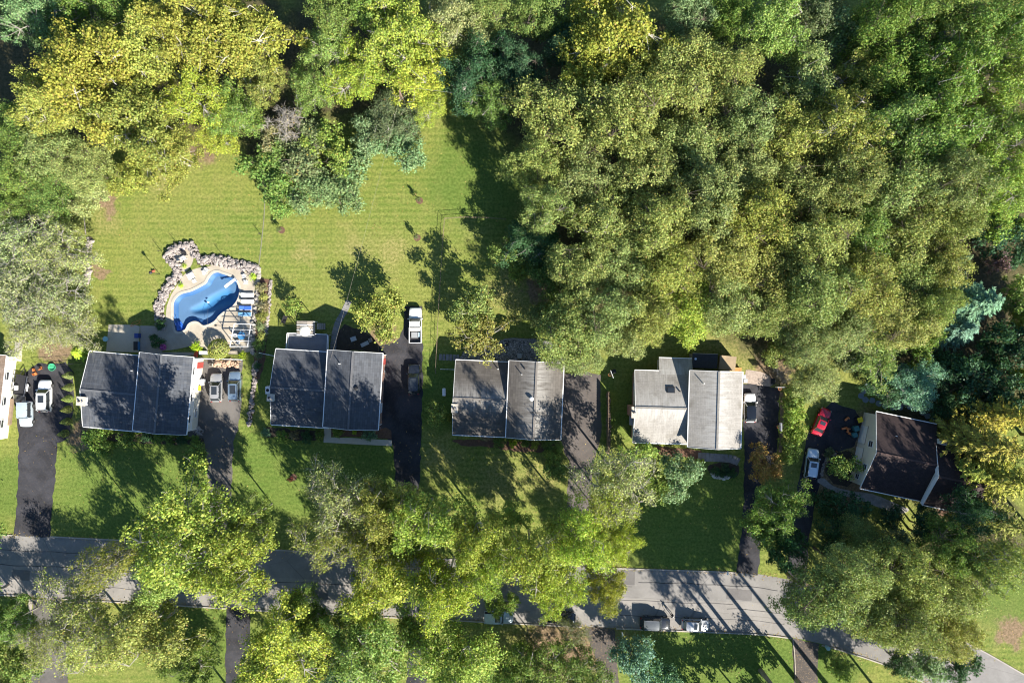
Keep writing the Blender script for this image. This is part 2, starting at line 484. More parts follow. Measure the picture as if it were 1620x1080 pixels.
def sheet(name, pts, z, mat, smooth=0, rag=0.07, holes=(), seed=1, label=None):
    p = W2(pts)
    if smooth: p = catmull(p, smooth)
    if rag: p = ragged(ragged(p, 0.6, rag, seed), 0.25, rag * 0.5, seed + 3)
    o = mobj(name, fill_mesh(name, [p, *holes], z, mat))
    return tag(o, label, None, None, 'structure')

POOL = catmull(W2([(274, 492), (274.5, 479), (279.4, 470.3), (288, 464.3), (302, 460.6), (316.7, 453.4), (326, 447.4), (330, 440), (336, 433), (344, 430.5), (352, 433), (361, 436), (371, 441.4), (377.4, 452), (378.7, 464), (374.4, 476), (366, 486), (355, 492.5), (346, 500), (338, 509), (323, 515), (314, 509.5), (306, 508.5), (298, 512.5), (292, 522), (279, 524), (274.5, 508)]), 5)
big = 380.0
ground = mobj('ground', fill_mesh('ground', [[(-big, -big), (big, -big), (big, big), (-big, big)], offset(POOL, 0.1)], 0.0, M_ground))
tag(ground, 'mown green lawns, dry grass and woodland floor', None, None, 'structure')

road_top = [(-400, 836), (0, 845), (85, 848), (200, 854), (420, 868), (600, 878), (800, 888), (980, 898), (1130, 903), (1210, 909), (1290, 926), (1360, 948), (1440, 976), (1540, 1021), (1620, 1066), (1800, 1170), (2000, 1290)]
road_bot = [(1900, 1330), (1700, 1215), (1520, 1108), (1420, 1058), (1330, 1027), (1270, 1011), (1200, 1002), (1100, 998), (1000, 994), (700, 979), (420, 965), (250, 956), (25, 942), (0, 941), (-400, 930)]
rt = catmull(W2(road_top), 4, False); rb = catmull(W2(road_bot), 4, False)
tag(mobj('road', fill_mesh('road', [ragged(rt + rb, 1.0, 0.04, 3)], 0.008, M_road)), 'pale grey asphalt road running past the front yards', None, None, 'structure')
# the lighter resurfaced lane, with a seam along the crown of the road
M_road2 = asphalt('resurfaced_lane_asphalt', (0.235, 0.22, 0.205), 0.12)
mid = [((a[0] * 0.5 + b[0] * 0.5), (a[1] * 0.5 + b[1] * 0.5)) for a, b in zip(catmull(W2(road_top), 8, False), catmull(W2(road_bot[::-1] ), 8, False))] if False else None
lane = [(-400, 874), (0, 884), (250, 900), (420, 912), (700, 927), (1000, 946), (1100, 949), (1210, 954), (1290, 972)]
lane_b = [(1262, 1006), (1200, 999), (1100, 995), (1000, 991), (700, 976), (420, 962), (250, 953), (25, 939), (0, 938), (-400, 927)]
tag(mobj('road_lane', fill_mesh('road_lane', [ragged(catmull(W2(lane), 4, False) + catmull(W2(lane_b), 4, False), 1.0, 0.03, 5)], 0.012, M_road2)), 'lighter resurfaced lane along the road', None, None, 'structure')

# long sealed cracks and a few dark repair patches on the road
M_tar = rough('tar_seal', (0.045, 0.043, 0.045), 0.3, 1, 12, 0.7, 0.2, 0.01, 'World')
mb = MB(); rnd = random.Random(4)
for x0, x1, f in ((-60, 300, .25), (60, 420, .78), (380, 760, .52), (700, 1000, .3), (980, 1240, .78), (960, 1160, .53), (1010, 1230, .22), (0, 130, .5), (1150, 1330, .6)):
    pts = []
    for k in range(40):
        x = x0 + (x1 - x0) * k / 39
        ya = np.interp(x, [p[0] for p in road_top], [p[1] for p in road_top]); yb = np.interp(x, [p[0] for p in road_bot[::-1]], [p[1] for p in road_bot[::-1]])
        pts.append(G(x, ya + (yb - ya) * f + noise.noise((x * .03, f * 9, 0)) * 2.2))
    w = rnd.uniform(.035, .06)
    for p, q in zip(pts, pts[1:]):
        t = (q - p).normalized() * w; nr = Vector((-t.y, t.x, 0)); mb.quad(*[(v.x, v.y, .0165) for v in (p + nr, p - nr, q - nr, q + nr)])
o = mb.build('crack_seal', M_tar); tag(o, None, None, None, 'structure')
for pts in ([(985, 901), (1005, 902), (1004, 925), (984, 924)], [(1150, 930), (1190, 933), (1189, 950), (1149, 947)], [(20, 900), (48, 902), (47, 918), (19, 916)], [(470, 930), (520, 933), (519, 948), (470, 945)]):
    tag(mobj('road_patch', fill_mesh('road_patch', [ragged(W2(pts), .5, .05)], 0.0155, asphalt('patch_asphalt', (0.14, 0.132, 0.128), .12, crack=False))), None, None, None, 'structure')

def kerb(pts, w=0.18, h=0.12, name='kerb', mat=None, z=0.0):
    c = catmull(W2(pts), 4, False); mb = MB(); rnd = random.Random(7)
    L = []; Rr = []
    for i, p in enumerate(c):
        a = Vector(c[max(i - 1, 0)]); b = Vector(c[min(i + 1, len(c) - 1)]); t = (b - a).normalized(); nrm = Vector((-t.y, t.x))
        L.append(Vector(p) + nrm * w / 2); Rr.append(Vector(p) - nrm * w / 2)
    vs = []; fs = []
    for l, r in zip(L, Rr):
        vs += [(l.x, l.y, z - 0.05), (l.x, l.y, z + h), (r.x, r.y, z + h), (r.x, r.y, z - 0.05)]
    for i in range(len(L) - 1):
        a = 4 * i
        for k in range(3): fs.append((a + k, a + k + 1, a + k + 5, a + k + 4))
    n = len(vs)
    fs += [(0, 3, 2, 1), (n - 4, n - 3, n - 2, n - 1)]
    mb.add(vs, fs)
    o = mb.build(name, mat or M_kerb)
    return tag(o, None, None, None, 'structure')
for seg in ([(-100, 843), (0, 845.5), (20, 846.5)], [(82, 848.5), (200, 854.5), (328, 862)], [(372, 866), (420, 868.5), (600, 878.5), (625, 880)], [(668, 882), (800, 888.5), (900, 893.5)], [(940, 896), (980, 898.5), (1130, 903.5), (1163, 905.5)], [(1290, 926.5), (1360, 948.5), (1440, 976.5), (1540, 1021.5), (1620, 1066.5)],
            [(-100, 938), (25, 941.5), (45, 943.5)], [(100, 947), (250, 955.5), (358, 962)], [(396, 965), (420, 965.5), (640, 977)], [(695, 979.5), (800, 985), (920, 991)], [(975, 993.5), (1100, 998.5), (1200, 1003), (1252, 1009)], [(1300, 1020), (1330, 1028), (1420, 1059), (1520, 1109)]):
    kerb(seg)

DRV = [
    ('driveway', [(22, 847), (79, 849), (87, 760), (90, 700), (108, 692), (117, 640), (117, 590), (104, 572), (84, 576), (60, 574), (30, 598), (24, 640), (30, 690), (29, 760)], M_drive_black, 'black sealed driveway beside the row of cone shrubs'),
    ('driveway', [(311, 569), (384, 569), (382, 640), (378, 672), (369, 700), (367, 760), (365, 866), (331, 864), (329, 740), (325, 700), (298, 690), (302, 640)], M_drive_grey, 'grey asphalt driveway under the two silver cars'),
    ('driveway', [(600, 546), (620, 543), (632, 534), (638, 520), (641, 484), (668, 484), (669, 600), (666, 700), (663, 780), (664, 882), (629, 880), (626, 770), (621, 700), (600, 684), (600, 600)], M_drive_black, 'long black sealed driveway under the white pickup'),
    ('driveway', [(886, 592), (930, 588), (950, 593), (951, 650), (950, 690), (938, 735), (934, 800), (938, 896), (903, 894), (898, 800), (900, 730), (888, 705), (884, 650)], M_drive_brown, 'brownish worn driveway shaded by trees'),
    ('driveway', [(1174, 606), (1200, 607), (1233, 614), (1232, 690), (1228, 725), (1207, 762), (1206, 830), (1199, 909), (1165, 906), (1172, 850), (1176, 800), (1178, 712)], M_drive_black, 'black driveway under the white car with a dark roof'),
    ('driveway', [(1296, 652), (1316, 636), (1352, 648), (1364, 668), (1352, 706), (1322, 716), (1303, 735), (1297, 762), (1288, 800), (1280, 850), (1275, 923), (1245, 914), (1252, 830), (1266, 745), (1276, 690)], M_drive_black, 'black driveway under the red car'),
    ('driveway', [(358, 961), (395, 964), (396, 1130), (356, 1130)], M_drive_black, 'black driveway below the road between leafy trees'),
    ('driveway', [(648, 976), (692, 979), (676, 1060), (672, 1130), (640, 1130), (645, 1040)], M_drive_black, 'dark driveway below the road beside the round green tree'),
    ('driveway', [(924, 990), (972, 993), (975, 1040), (985, 1130), (952, 1130), (945, 1050)], M_drive_leafy, 'leaf strewn driveway below the road'),
    ('driveway', [(1253, 1008), (1296, 1018), (1294, 1050), (1290, 1140), (1255, 1140), (1256, 1060)], M_drive_leafy, 'leaf strewn driveway beside a wooden edging'),
    ('driveway', [(52, 946), (98, 947), (104, 1000), (110, 1130), (48, 1130), (52, 1020)], M_drive_grey, 'grey driveway beside the mailbox'),
]
for i, (nm, pts, m, lb) in enumerate(DRV):
    p = []
    for k, a in enumerate(pts):
        p.append(a)
    sheet(nm, p, 0.017, m, 0, 0.13, (), i + 2, lb)

# walks and beds
sheet('front_walk', [(513, 677), (524, 677), (524, 691.5), (561, 692.5), (620, 696), (620, 705), (576, 703), (512, 699.5)], 0.03, M_conc, 0, 0.0, label='pale concrete walk in front of the dark grey roofed house')
sheet('planting_bed', [(524, 677), (598, 681), (610, 676), (619, 681), (620, 694), (560, 691), (525, 690)], 0.022, M_mulch, 0, 0.1)
sheet('planting_bed', [(424, 676), (508, 681), (508, 696), (470, 697), (440, 690), (424, 692), (416, 688), (416, 678)], 0.02, M_soil, 0, 0.15)
sheet('planting_bed', [(715, 695), (884, 700), (886, 706), (850, 714), (800, 712), (770, 706), (730, 704)], 0.022, M_mulch, 0, 0.2)
sheet('planting_bed', [(1004, 704), (1110, 712), (1112, 724), (1080, 724), (1005, 716)], 0.022, M_mulch, 0, 0.2)
sheet('planting_bed', [(128, 682), (300, 694), (322, 692), (324, 701), (250, 702), (132, 692)], 0.022, M_soil, 0, 0.2)
sheet('planting_bed', [(408, 440), (427, 442), (424, 500), (420, 560), (412, 600), (402, 600), (404, 520)], 0.022, M_mulch, 0, 0.15)
sheet('planting_bed', [(525, 553), (535, 525), (545, 512), (565, 520), (585, 530), (598, 546), (598, 556)], 0.022, M_soil, 0, 0.15)
sheet('planting_bed', [(1180, 585), (1203, 588), (1228, 602), (1218, 611), (1176, 606)], 0.022, rough('pea_gravel', (0.33, 0.27, 0.23), 0.4, 3, 14, 0.9, 0.6, 0.03, 'World'), 0, 0.12)
sheet('planting_bed', [(1320, 716), (1340, 712), (1352, 720), (1352, 760), (1340, 770), (1318, 765), (1305, 748), (1308, 728)], 0.022, M_soil, 0, 0.1)
sheet('planting_bed', [(1500, 660), (1560, 690), (1570, 800), (1500, 820), (1470, 808), (1500, 780)], 0.022, M_mulch, 0, 0.3)
sheet('planting_bed', [(1122, 735), (1148, 731), (1168, 735), (1166, 754), (1140, 757), (1124, 750)], 0.022, M_soil, 4, 0.1)

def slab_path(name, label, pts, wid, step, mat, gap=0.05, z=0.0, thick=0.06, jit=0.03, seed=1, kind='structure'):
    """A path of separate slabs laid along a line."""
    rnd = random.Random(seed)
    c = [Vector(p) for p in catmull(W2(pts), 12, False)]
    root = thing(name, label, None, (0, 0, 0)); tag(root, kind=kind)
    acc = 0; last = c[0]; k = 0
    dist = [0]
    for a, b in zip(c, c[1:]): dist.append(dist[-1] + (b - a).length)
    s = step / 2
    while s < dist[-1]:
        i = max(j for j in range(len(dist)) if dist[j] <= s); i = min(i, len(c) - 2)
        t = (c[i + 1] - c[i]).normalized(); p = c[i] + t * (s - dist[i])
        ang = math.atan2(t.y, t.x) + rnd.uniform(-jit, jit)
        o = MB().box((0, 0, thick / 2), (step - gap, wid * rnd.uniform(1 - jit * 2, 1 + jit), thick)).build('paving_slab', mat, root, (p.x, p.y, z), ang)
        s += step
    return root
slab_path('garden_path', 'curved paved path from the patio toward the lawn tree', [(527, 553), (529, 532), (534, 512), (545, 492), (551, 478)], 0.95, 0.75, M_stone2, seed=3)
slab_path('stepping_path', 'row of grey slabs leading to the stone patio', [(694, 564.5), (728, 566)], 1.0, 0.55, M_stone2, 0.12, seed=4)
slab_path('front_path', 'grey block path in front of the pale roofed house', [(1104, 722), (1140, 724), (1158, 726), (1171, 732)], 1.3, 0.6, M_stone2, 0.03, seed=5)

root = thing('stepping_stones', 'arc of round blue stepping stones behind the brown roofed house', None); tag(root, kind='structure')
for i, (x, y) in enumerate([(1371, 611), (1367, 618), (1369, 632), (1380, 633), (1390, 638), (1400, 642), (1412, 644), (1424, 644), (1439, 643), (1449, 646), (1459, 652), (1467, 658), (1477, 663), (1488, 668), (1362, 626)]):
    p = G(x, y); mb = MB(); rnd = random.Random(i)
    poly = [(math.cos(a) * 0.5 * rnd.uniform(0.86, 1.08), math.sin(a) * 0.5 * rnd.uniform(0.86, 1.08)) for a in [k * math.tau / 9 for k in range(9)]]
    mb.prism(poly, 0.0, 0.06).build('stepping_stone', M_blue_stone, root, (p.x, p.y, 0))

sheet('stone_walk', [(1294, 762), (1303, 756), (1318, 768), (1345, 776), (1380, 781), (1420, 797), (1438, 806), (1420, 812), (1385, 800), (1360, 790), (1330, 782)], 0.03, rough('walk_pavers', (0.30, 0.285, 0.27), 0.4, 1.4, 9, 0.85, 0.5, 0.02, 'World'), 3, 0.04, label='pale stone walk curving past the brown roofed house')

# cobbled patio behind the brown-grey house
def cobble(name):
    s = NT(name); p = s.coord('World')
    vo = s.n('TexVoronoi'); vo.feature = 'DISTANCE_TO_EDGE'; s.l(p, vo.inputs['Vector']); vo.inputs['Scale'].default_value = 2.6
    v2 = s.n('TexVoronoi'); s.l(p, v2.inputs['Vector']); v2.inputs['Scale'].default_value = 2.6
    c = s.mix(v2.outputs['Color'], (0.17, 0.165, 0.16), (0.42, 0.41, 0.41))
    c = s.mix(s.ramp(vo.outputs['Distance'], 0.02, 0.08), (0.04, 0.04, 0.035), c)
    s.col(c); s.set(Roughness=0.85); s.bump(s.ramp(vo.outputs['Distance'], 0.0, 0.15), 0.8, 0.04)
    return s.m
sheet('cobbled_patio', [(730, 563), (738, 552), (775, 545), (800, 536), (850, 536), (880, 545), (890, 560), (890, 580), (728, 574)], 0.03, cobble('cobbles'), 2, 0.05, label='dark cobbled patio behind the brown grey roofed house')
kerb([(798, 537), (815, 536), (840, 538.5), (872, 542)], 0.3, 0.35, 'patio_edging', M_stone2)

# ------------------------------------------------------------------ pool
pool = thing('swimming_pool', 'blue kidney shaped swimming pool in a pale concrete deck', 'pool', (0, 0, 0))
M_liner = rough('pool_liner', (0.075, 0.14, 0.29), 0.12, 0.8, 6, 0.5, 0.0, 0.01, 'World')
M_floor = rough('pool_floor_liner', (0.21, 0.235, 0.345), 0.10, 0.6, 5, 0.5, 0.0, 0.01, 'World')
def ringwall(mb, a, za, b, zb):
    n = len(a); base = len(mb.v)
    mb.v += [(p[0], p[1], za) for p in a] + [(p[0], p[1], zb) for p in b]
    for i in range(n):
        j = (i + 1) % n
        mb.f.append((base + i, base + j, base + n + j, base + n + i))
mb = MB(); P1 = offset(POOL, -0.55); P2 = offset(POOL, -0.62)
ringwall(mb, POOL, 0.03, offset(POOL, -0.03), -0.25); ringwall(mb, offset(POOL, -0.03), -0.25, P1, -0.6); ringwall(mb, P1, -0.6, P2, -2.0)
mb.build('liner_wall', M_liner, pool, smooth=True)
def inside(p, poly):
    r = False; j = len(poly) - 1
    for i in range(len(poly)):
        if (poly[i][1] > p[1]) != (poly[j][1] > p[1]) and p[0] < (poly[j][0] - poly[i][0]) * (p[1] - poly[i][1]) / (poly[j][1] - poly[i][1]) + poly[i][0]: r = not r
        j = i
    return r
def pdist(p, poly):
    best = 1e9
    for i in range(len(poly)):
        a = Vector(poly[i - 1]); b = Vector(poly[i]); q = Vector(p); d = b - a
        t = max(0, min(1, (q - a).dot(d) / max(d.length_squared, 1e-9)))
        best = min(best, (a + d * t - q).length)
    return best
HOP = catmull(W2([(299, 488), (314, 480), (332, 467), (350, 458), (361, 457), (369, 468), (364, 480), (348, 485), (330, 494), (312, 496), (302, 494)]), 4)
mb = MB(); wide = offset(POOL, 0.05); idx = {}; st = 0.28
xs = [p[0] for p in POOL]; ys = [p[1] for p in POOL]
nx = int((max(xs) - min(xs)) / st) + 3; ny = int((max(ys) - min(ys)) / st) + 3
for i in range(nx):
    for j in range(ny):
        p = (min(xs) - st + i * st, min(ys) - st + j * st)
        if not inside(p, offset(POOL, 0.3)): continue
        d = pdist(p, HOP); d = d if inside(p, HOP) else -d
        z = -0.65 - 0.7 * max(0, min(1, (d + 0.12) / 0.9)) - max(0, p[0] + 50) * 0.015
        idx[i, j] = len(mb.v); mb.v.append((p[0], p[1], z))
for (i, j) in list(idx):
    q = [(i, j), (i + 1, j), (i + 1, j + 1), (i, j + 1)]
    if all(k in idx for k in q): mb.f.append(tuple(idx[k] for k in q))
mb.build('liner_floor', M_floor, pool, smooth=True)
s = NT('pool_water')
s.t.nodes.remove(s.b)
tr = s.n('BsdfTransparent'); gl = s.n('BsdfGlossy'); gl.inputs['Roughness'].default_value = 0.03
fr = s.n('LayerWeight'); fr.inputs['Blend'].default_value = 0.12
nb = s.n('Bump'); nb.inputs['Strength'].default_value = 0.25; nb.inputs['Distance'].default_value = 0.03
s.l(s.noise(s.coord('World'), 2.2, 3), nb.inputs['Height']); s.l(nb.outputs[0], gl.inputs['Normal']); s.l(nb.outputs[0], fr.inputs['Normal'])
mx = s.n('MixShader'); s.l(s.math('MULTIPLY_ADD', fr.outputs['Facing'], 0.3, 0.02), mx.inputs[0]); s.l(tr.outputs[0], mx.inputs[1]); s.l(gl.outputs[0], mx.inputs[2]); s.l(mx.outputs[0], s.out.inputs[0])
va = s.n('VolumeAbsorption'); va.inputs['Color'].default_value = (0.0, 0.67, 0.88, 1); va.inputs['Density'].default_value = 0.5
s.l(va.outputs[0], s.out.inputs['Volume'])
MB().prism(offset(POOL, 0.04), -2.2, -0.08).build('water', s.m, pool)
mb = MB(); A = offset(POOL, -0.04); B = offset(POOL, 0.34)
ringwall(mb, A, 0.075, B, 0.075); ringwall(mb, A, -0.1, A, 0.075); ringwall(mb, B, 0.075, B, 0.0)
mb.build('coping', rough('coping_stone', (0.43, 0.39, 0.33), 0.2, 0.8, 9, 0.8, 0.2, 0.01, 'World'), pool)
# corner entry steps
st_root = None
for k, (a, b, zz) in enumerate((((276.5, 508), (291, 523.5), -0.3),)):
    mb = MB()
    poly = W2([(276, 509), (283, 508.5), (292, 521.5), (279, 523)])
    for q, zz in enumerate((-0.2, -0.36, -0.52)):
        sc = 0.72 + 0.16 * q; c0 = Vector(poly[3])
        mb.prism([tuple(c0 + (Vector(p) - c0) * sc) for p in poly], zz - 0.25, zz)
    mb.build('entry_steps', plastic('blue_plastic', (0.05, 0.16, 0.55)), pool)
hand = MB()
for dx in (0, 0.5): hand.tube([G(276 + dx * 10, 508, 0.05), G(276 + dx * 10, 508, 0.75), G(278 + dx * 10, 513, 0.85), G(279 + dx * 10, 517, 0.3), G(279.5 + dx * 10, 519, -0.3)], 0.03, 6)
hand.build('handrail', plastic('dark_blue_plastic', (0.02, 0.06, 0.25)), pool)

deck_poly = [(252, 556), (256, 522), (262, 502), (264, 484), (272, 464), (282, 449), (290, 436), (299, 429), (313, 424), (331, 421), (346, 418), (362, 422), (379, 424), (392, 431), (402, 441), (404, 470), (401, 510), (398, 556), (330, 556), (312, 545)]
sheet('pool_deck', deck_poly, 0.012, M_deck_conc, 2, 0.0, (offset(POOL, 0.3),), label='pale concrete deck around the pool')
sheet('side_patio', [(222, 515), (256, 516), (256, 557), (312, 557), (312, 562), (222, 562)], 0.02, M_patio, 0, 0.0, label='grey concrete patio behind the blue grey roofed house')
sheet('side_patio', [(172, 513), (214, 514), (221, 516), (220, 557), (168, 556)], 0.02, M_conc, 0, 0.0, label='pale concrete slab behind the blue grey roofed house')

def rubble(name, label, cat, pts, wid, size, seed, dens=2.2, mat=None, h=0.5, group=None):
    """A bank of rubble stones along a line: a low earth core with stones piled on it."""
    rnd = random.Random(seed)
    c = [Vector(p) for p in catmull(W2(pts), 6, False)]
    root = thing(name, label, cat, (c[len(c) // 2].x, c[len(c) // 2].y, 0), 0, group); off = root.location.copy()
    mb = MB()
    for a, b in zip(c, c[1:]):
        d = b - a; n = max(1, int(d.length * wid * dens / (size * size) * 0.55 + rnd.random()))
        t = d.normalized() if d.length else Vector((1, 0)); nr = Vector((-t.y, t.x))
        for _ in range(n):
            u = rnd.uniform(-0.5, 0.5)
            p = a + d * rnd.random() + nr * u * wid
            r = size * rnd.uniform(0.4, 1.0) if rnd.random() < .75 else size * rnd.uniform(1.2, 1.9)
            z = h * (1 - abs(u) * 1.5) * rnd.uniform(0.55, 1.0)
            mb.stone((p.x - off.x, p.y - off.y, max(z, r * 0.3)), r, rnd)
    o = mb.build('stones', mat or M_stone, root); o['kind'] = 'stuff'
    core = MB(); L = []; Rr = []
    for i, p in enumerate(c):
        t = (c[min(i + 1, len(c) - 1)] - c[max(i - 1, 0)]).normalized(); nr = Vector((-t.y, t.x))
        L.append(p + nr * wid * 0.48); Rr.append(p - nr * wid * 0.48)
    vs = []; fs = []
    for l, m_, r in zip(L, c, Rr): vs += [(l.x - off.x, l.y - off.y, 0.0), (m_.x - off.x, m_.y - off.y, h * 0.55), (r.x - off.x, r.y - off.y, 0.0)]
    for i in range(len(c) - 1):
        a = 3 * i; fs += [(a, a + 1, a + 4, a + 3), (a + 1, a + 2, a + 5, a + 4)]
    core.add(vs, fs).build('earth_core', M_soil, root)
    return root
rubble('stone_bank', 'pale rubble stone bank curving along the upper pool edge', 'stone wall', [(312, 411), (330, 411), (350, 413), (372, 418), (392, 422), (408, 427)], 1.6, 0.26, 1)
rubble('stone_bank', 'pale rubble stone bank beside the lawn along the pool', 'stone wall', [(283, 433), (274, 444), (264, 458), (256, 475), (252, 492), (254, 506), (256, 520)], 1.5, 0.26, 2)
rubble('stone_bank', 'raised stone ring around the pool seating nook', 'stone wall', [(284, 432), (276, 418), (266, 404), (274, 396), (289, 390), (301, 388), (308, 396), (310, 408)], 1.3, 0.24, 3, h=0.6)
rubble('stone_edging', 'low stone edging between two back lawns beside the planted bed', 'stone wall', [(410, 424), (408, 450), (404, 490), (401, 530), (400, 560)], 0.55, 0.2, 4, h=0.3, mat=M_grey_bark)
rubble('stone_edging', 'low stone edging along the grass strip by the grey driveway', 'stone wall', [(404, 572), (402, 610), (398, 640), (395, 672)], 0.6, 0.22, 5, h=0.4)
rubble('stone_edging', 'narrow stone edging on the lawn side of the planted bed', 'stone wall', [(428, 443), (427, 470), (424, 500), (420, 530)], 0.4, 0.16, 6, h=0.2)
rubble('stone_edging', 'stone edging left of the sloping lawn under the grey tree', 'stone wall', [(142, 375), (141, 395), (139, 420), (138, 450)], 0.9, 0.24, 7, h=0.3)
rubble('stone_pile', 'heap of broken logs and stones beside the silver cars', 'stone pile', [(340, 574), (352, 576), (364, 573), (378, 577)], 1.1, 0.24, 8, h=0.5, mat=rough('tan_rubble', (0.40, 0.27, 0.19), 0.4, 2, 9, 0.9, 0.5, 0.02, 'World'))
rubble('stone_ring', 'white stones edging the oval front bed', 'stone edging', [(1125, 748), (1130, 753), (1139, 755), (1148, 756), (1153, 754)], 0.45, 0.17, 9, h=0.2, mat=M_white_bark)
rubble('stone_pile', 'pale stones piled at the front corner of the blue grey roofed house', 'stone pile', [(302, 672), (308, 678), (316, 682), (322, 683)], 0.9, 0.22, 10, h=0.35)
rubble('stone_edging', 'brown stone strip beside the weathered board fence', 'stone wall', [(962, 622), (963, 660), (963, 700), (962, 716)], 0.5, 0.18, 11, h=0.25, mat=M_wood)
rubble('stone_pile', 'shaded stones beside the pool steps', 'stone pile', [(252, 508), (256, 516), (262, 518)], 1.1, 0.25, 12, h=0.35)
rubble('stone_wall', 'dark garden stone wall behind the brown roofed house', 'stone wall', [(1382, 612), (1395, 628), (1415, 636), (1436, 640)], 0.6, 0.25, 13, h=0.4, mat=M_stone2)
rubble('stone_edging', 'low pale stone edging around the island bed by the garage', 'stone wall', [(1322, 716), (1310, 724), (1302, 738), (1299, 752)], 0.35, 0.16, 14, h=0.2)
# ------------------------------------------------------------------ houses
def rectfit(c, z):
    P = [Vector(G(x, y, z)[:2]) for x, y in c]       # TL TR BR BL
    ctr = sum(P, Vector((0, 0))) / 4
    u = (P[1] - P[0] + P[2] - P[3]) / 2; v = (P[0] - P[3] + P[1] - P[2]) / 2
    r = (math.atan2(u.y, u.x) + math.atan2(v.y, v.x) - math.pi / 2) / 2
    return ctr, u.length, v.length, r

def slope(root, p0, p1, q0, q1, mat, t=0.13, name='roof_slope', div=6):
    """One roof plane from ridge p0-p1 down to eave q0-q1, a slab with shingle coordinates; faintly uneven like old sheathing."""
    p0, p1, q0, q1 = map(Vector, (p0, p1, q0, q1))
    vs = []; uvs = []
    nrm = (p1 - p0).cross(q0 - p0).normalized()
    if nrm.z < 0: nrm = -nrm
    lu = (p1 - p0).length; lv = ((q0 + q1) / 2 - (p0 + p1) / 2).length
    N = div
    for i in range(N + 1):
        for j in range(N + 1):
            a = i / N; b = j / N
            p = (p0.lerp(p1, a)).lerp(q0.lerp(q1, a), b)
            w = 0.018 * noise.noise((p.x * 0.7 + root.location.x, p.y * 0.7, p.z)) if 0 < i < N and 0 < j < N else 0
            vs.append(p + nrm * w); uvs.append((a * lu, b * lv))
    n0 = len(vs); fs = []
    for i in range(N):
        for j in range(N):
            k = i * (N + 1) + j; fs.append((k, k + 1, k + N + 2, k + N + 1))
    cor = [0, N, n0 - 1, N * (N + 1)]
    down = Vector((0, 0, -t))
    for k in cor: vs.append(vs[k] + down); uvs.append(uvs[k])
    b0 = n0
    fs.append((b0, b0 + 1, b0 + 2, b0 + 3))
    top = [[j for j in range(N + 1)], [i * (N + 1) + N for i in range(N + 1)], [N * (N + 1) + j for j in range(N, -1, -1)], [i * (N + 1) for i in range(N, -1, -1)]]
    for k, ed in enumerate(top): fs.append(tuple(ed) + (b0 + (k + 1) % 4, b0 + k))
    me = bpy.data.meshes.new(name); me.from_pydata([tuple(v) for v in vs], [], fs); me.materials.append(mat)
    uvl = me.uv_layers.new(name='UVMap')
    for lp in me.loops: uvl.data[lp.index].uv = uvs[lp.vertex_index]
    bm = bmesh.new(); bm.from_mesh(me); bmesh.ops.recalc_face_normals(bm, faces=bm.faces); bm.to_mesh(me); bm.free()
    return mobj(name, me, root)

def bar(root, a, b, w, h, mat, name, up=(0, 0, 1)):
    a = Vector(a); b = Vector(b); d = (b - a); L = d.length; x = d.normalized(); z = Vector(up); y = z.cross(x).normalized(); z = x.cross(y)
    mb = MB(); vs = []
    for sx in (0, L):
        for sy, sz in ((-w / 2, -h / 2), (w / 2, -h / 2), (w / 2, h / 2), (-w / 2, h / 2)): vs.append(a + x * sx + y * sy + z * sz)
    mb.add(vs, [(3, 2, 1, 0), (4, 5, 6, 7), (0, 1, 5, 4), (1, 2, 6, 5), (2, 3, 7, 6), (3, 0, 4, 7)])
    return mb.build(name, mat, root)

def window(root, x, y, z, ang, w, h, name='window', pane=None):
    """A window proud of the wall: frame, then pane and middle bar below it. ang: the way the wall faces."""
    mb = MB()
    for c, d in (((0, w / 2 + 0.03, 0), (0.07, 0.08, h + 0.14)), ((0, -w / 2 - 0.03, 0), (0.07, 0.08, h + 0.14)), ((0, 0, h / 2 + 0.03), (0.074, w, 0.08)), ((0.01, 0, -h / 2 - 0.04), (0.11, w + 0.16, 0.07)), ((0, 0, 0), (0.05, w, 0.05))):
        mb.box(c, d)
    f = mb.build(name, M_white, root, (x, y, z), ang)
    MB().box((-0.015, 0, 0), (0.03, w, h)).build('pane', pane or M_window, f)
    return f

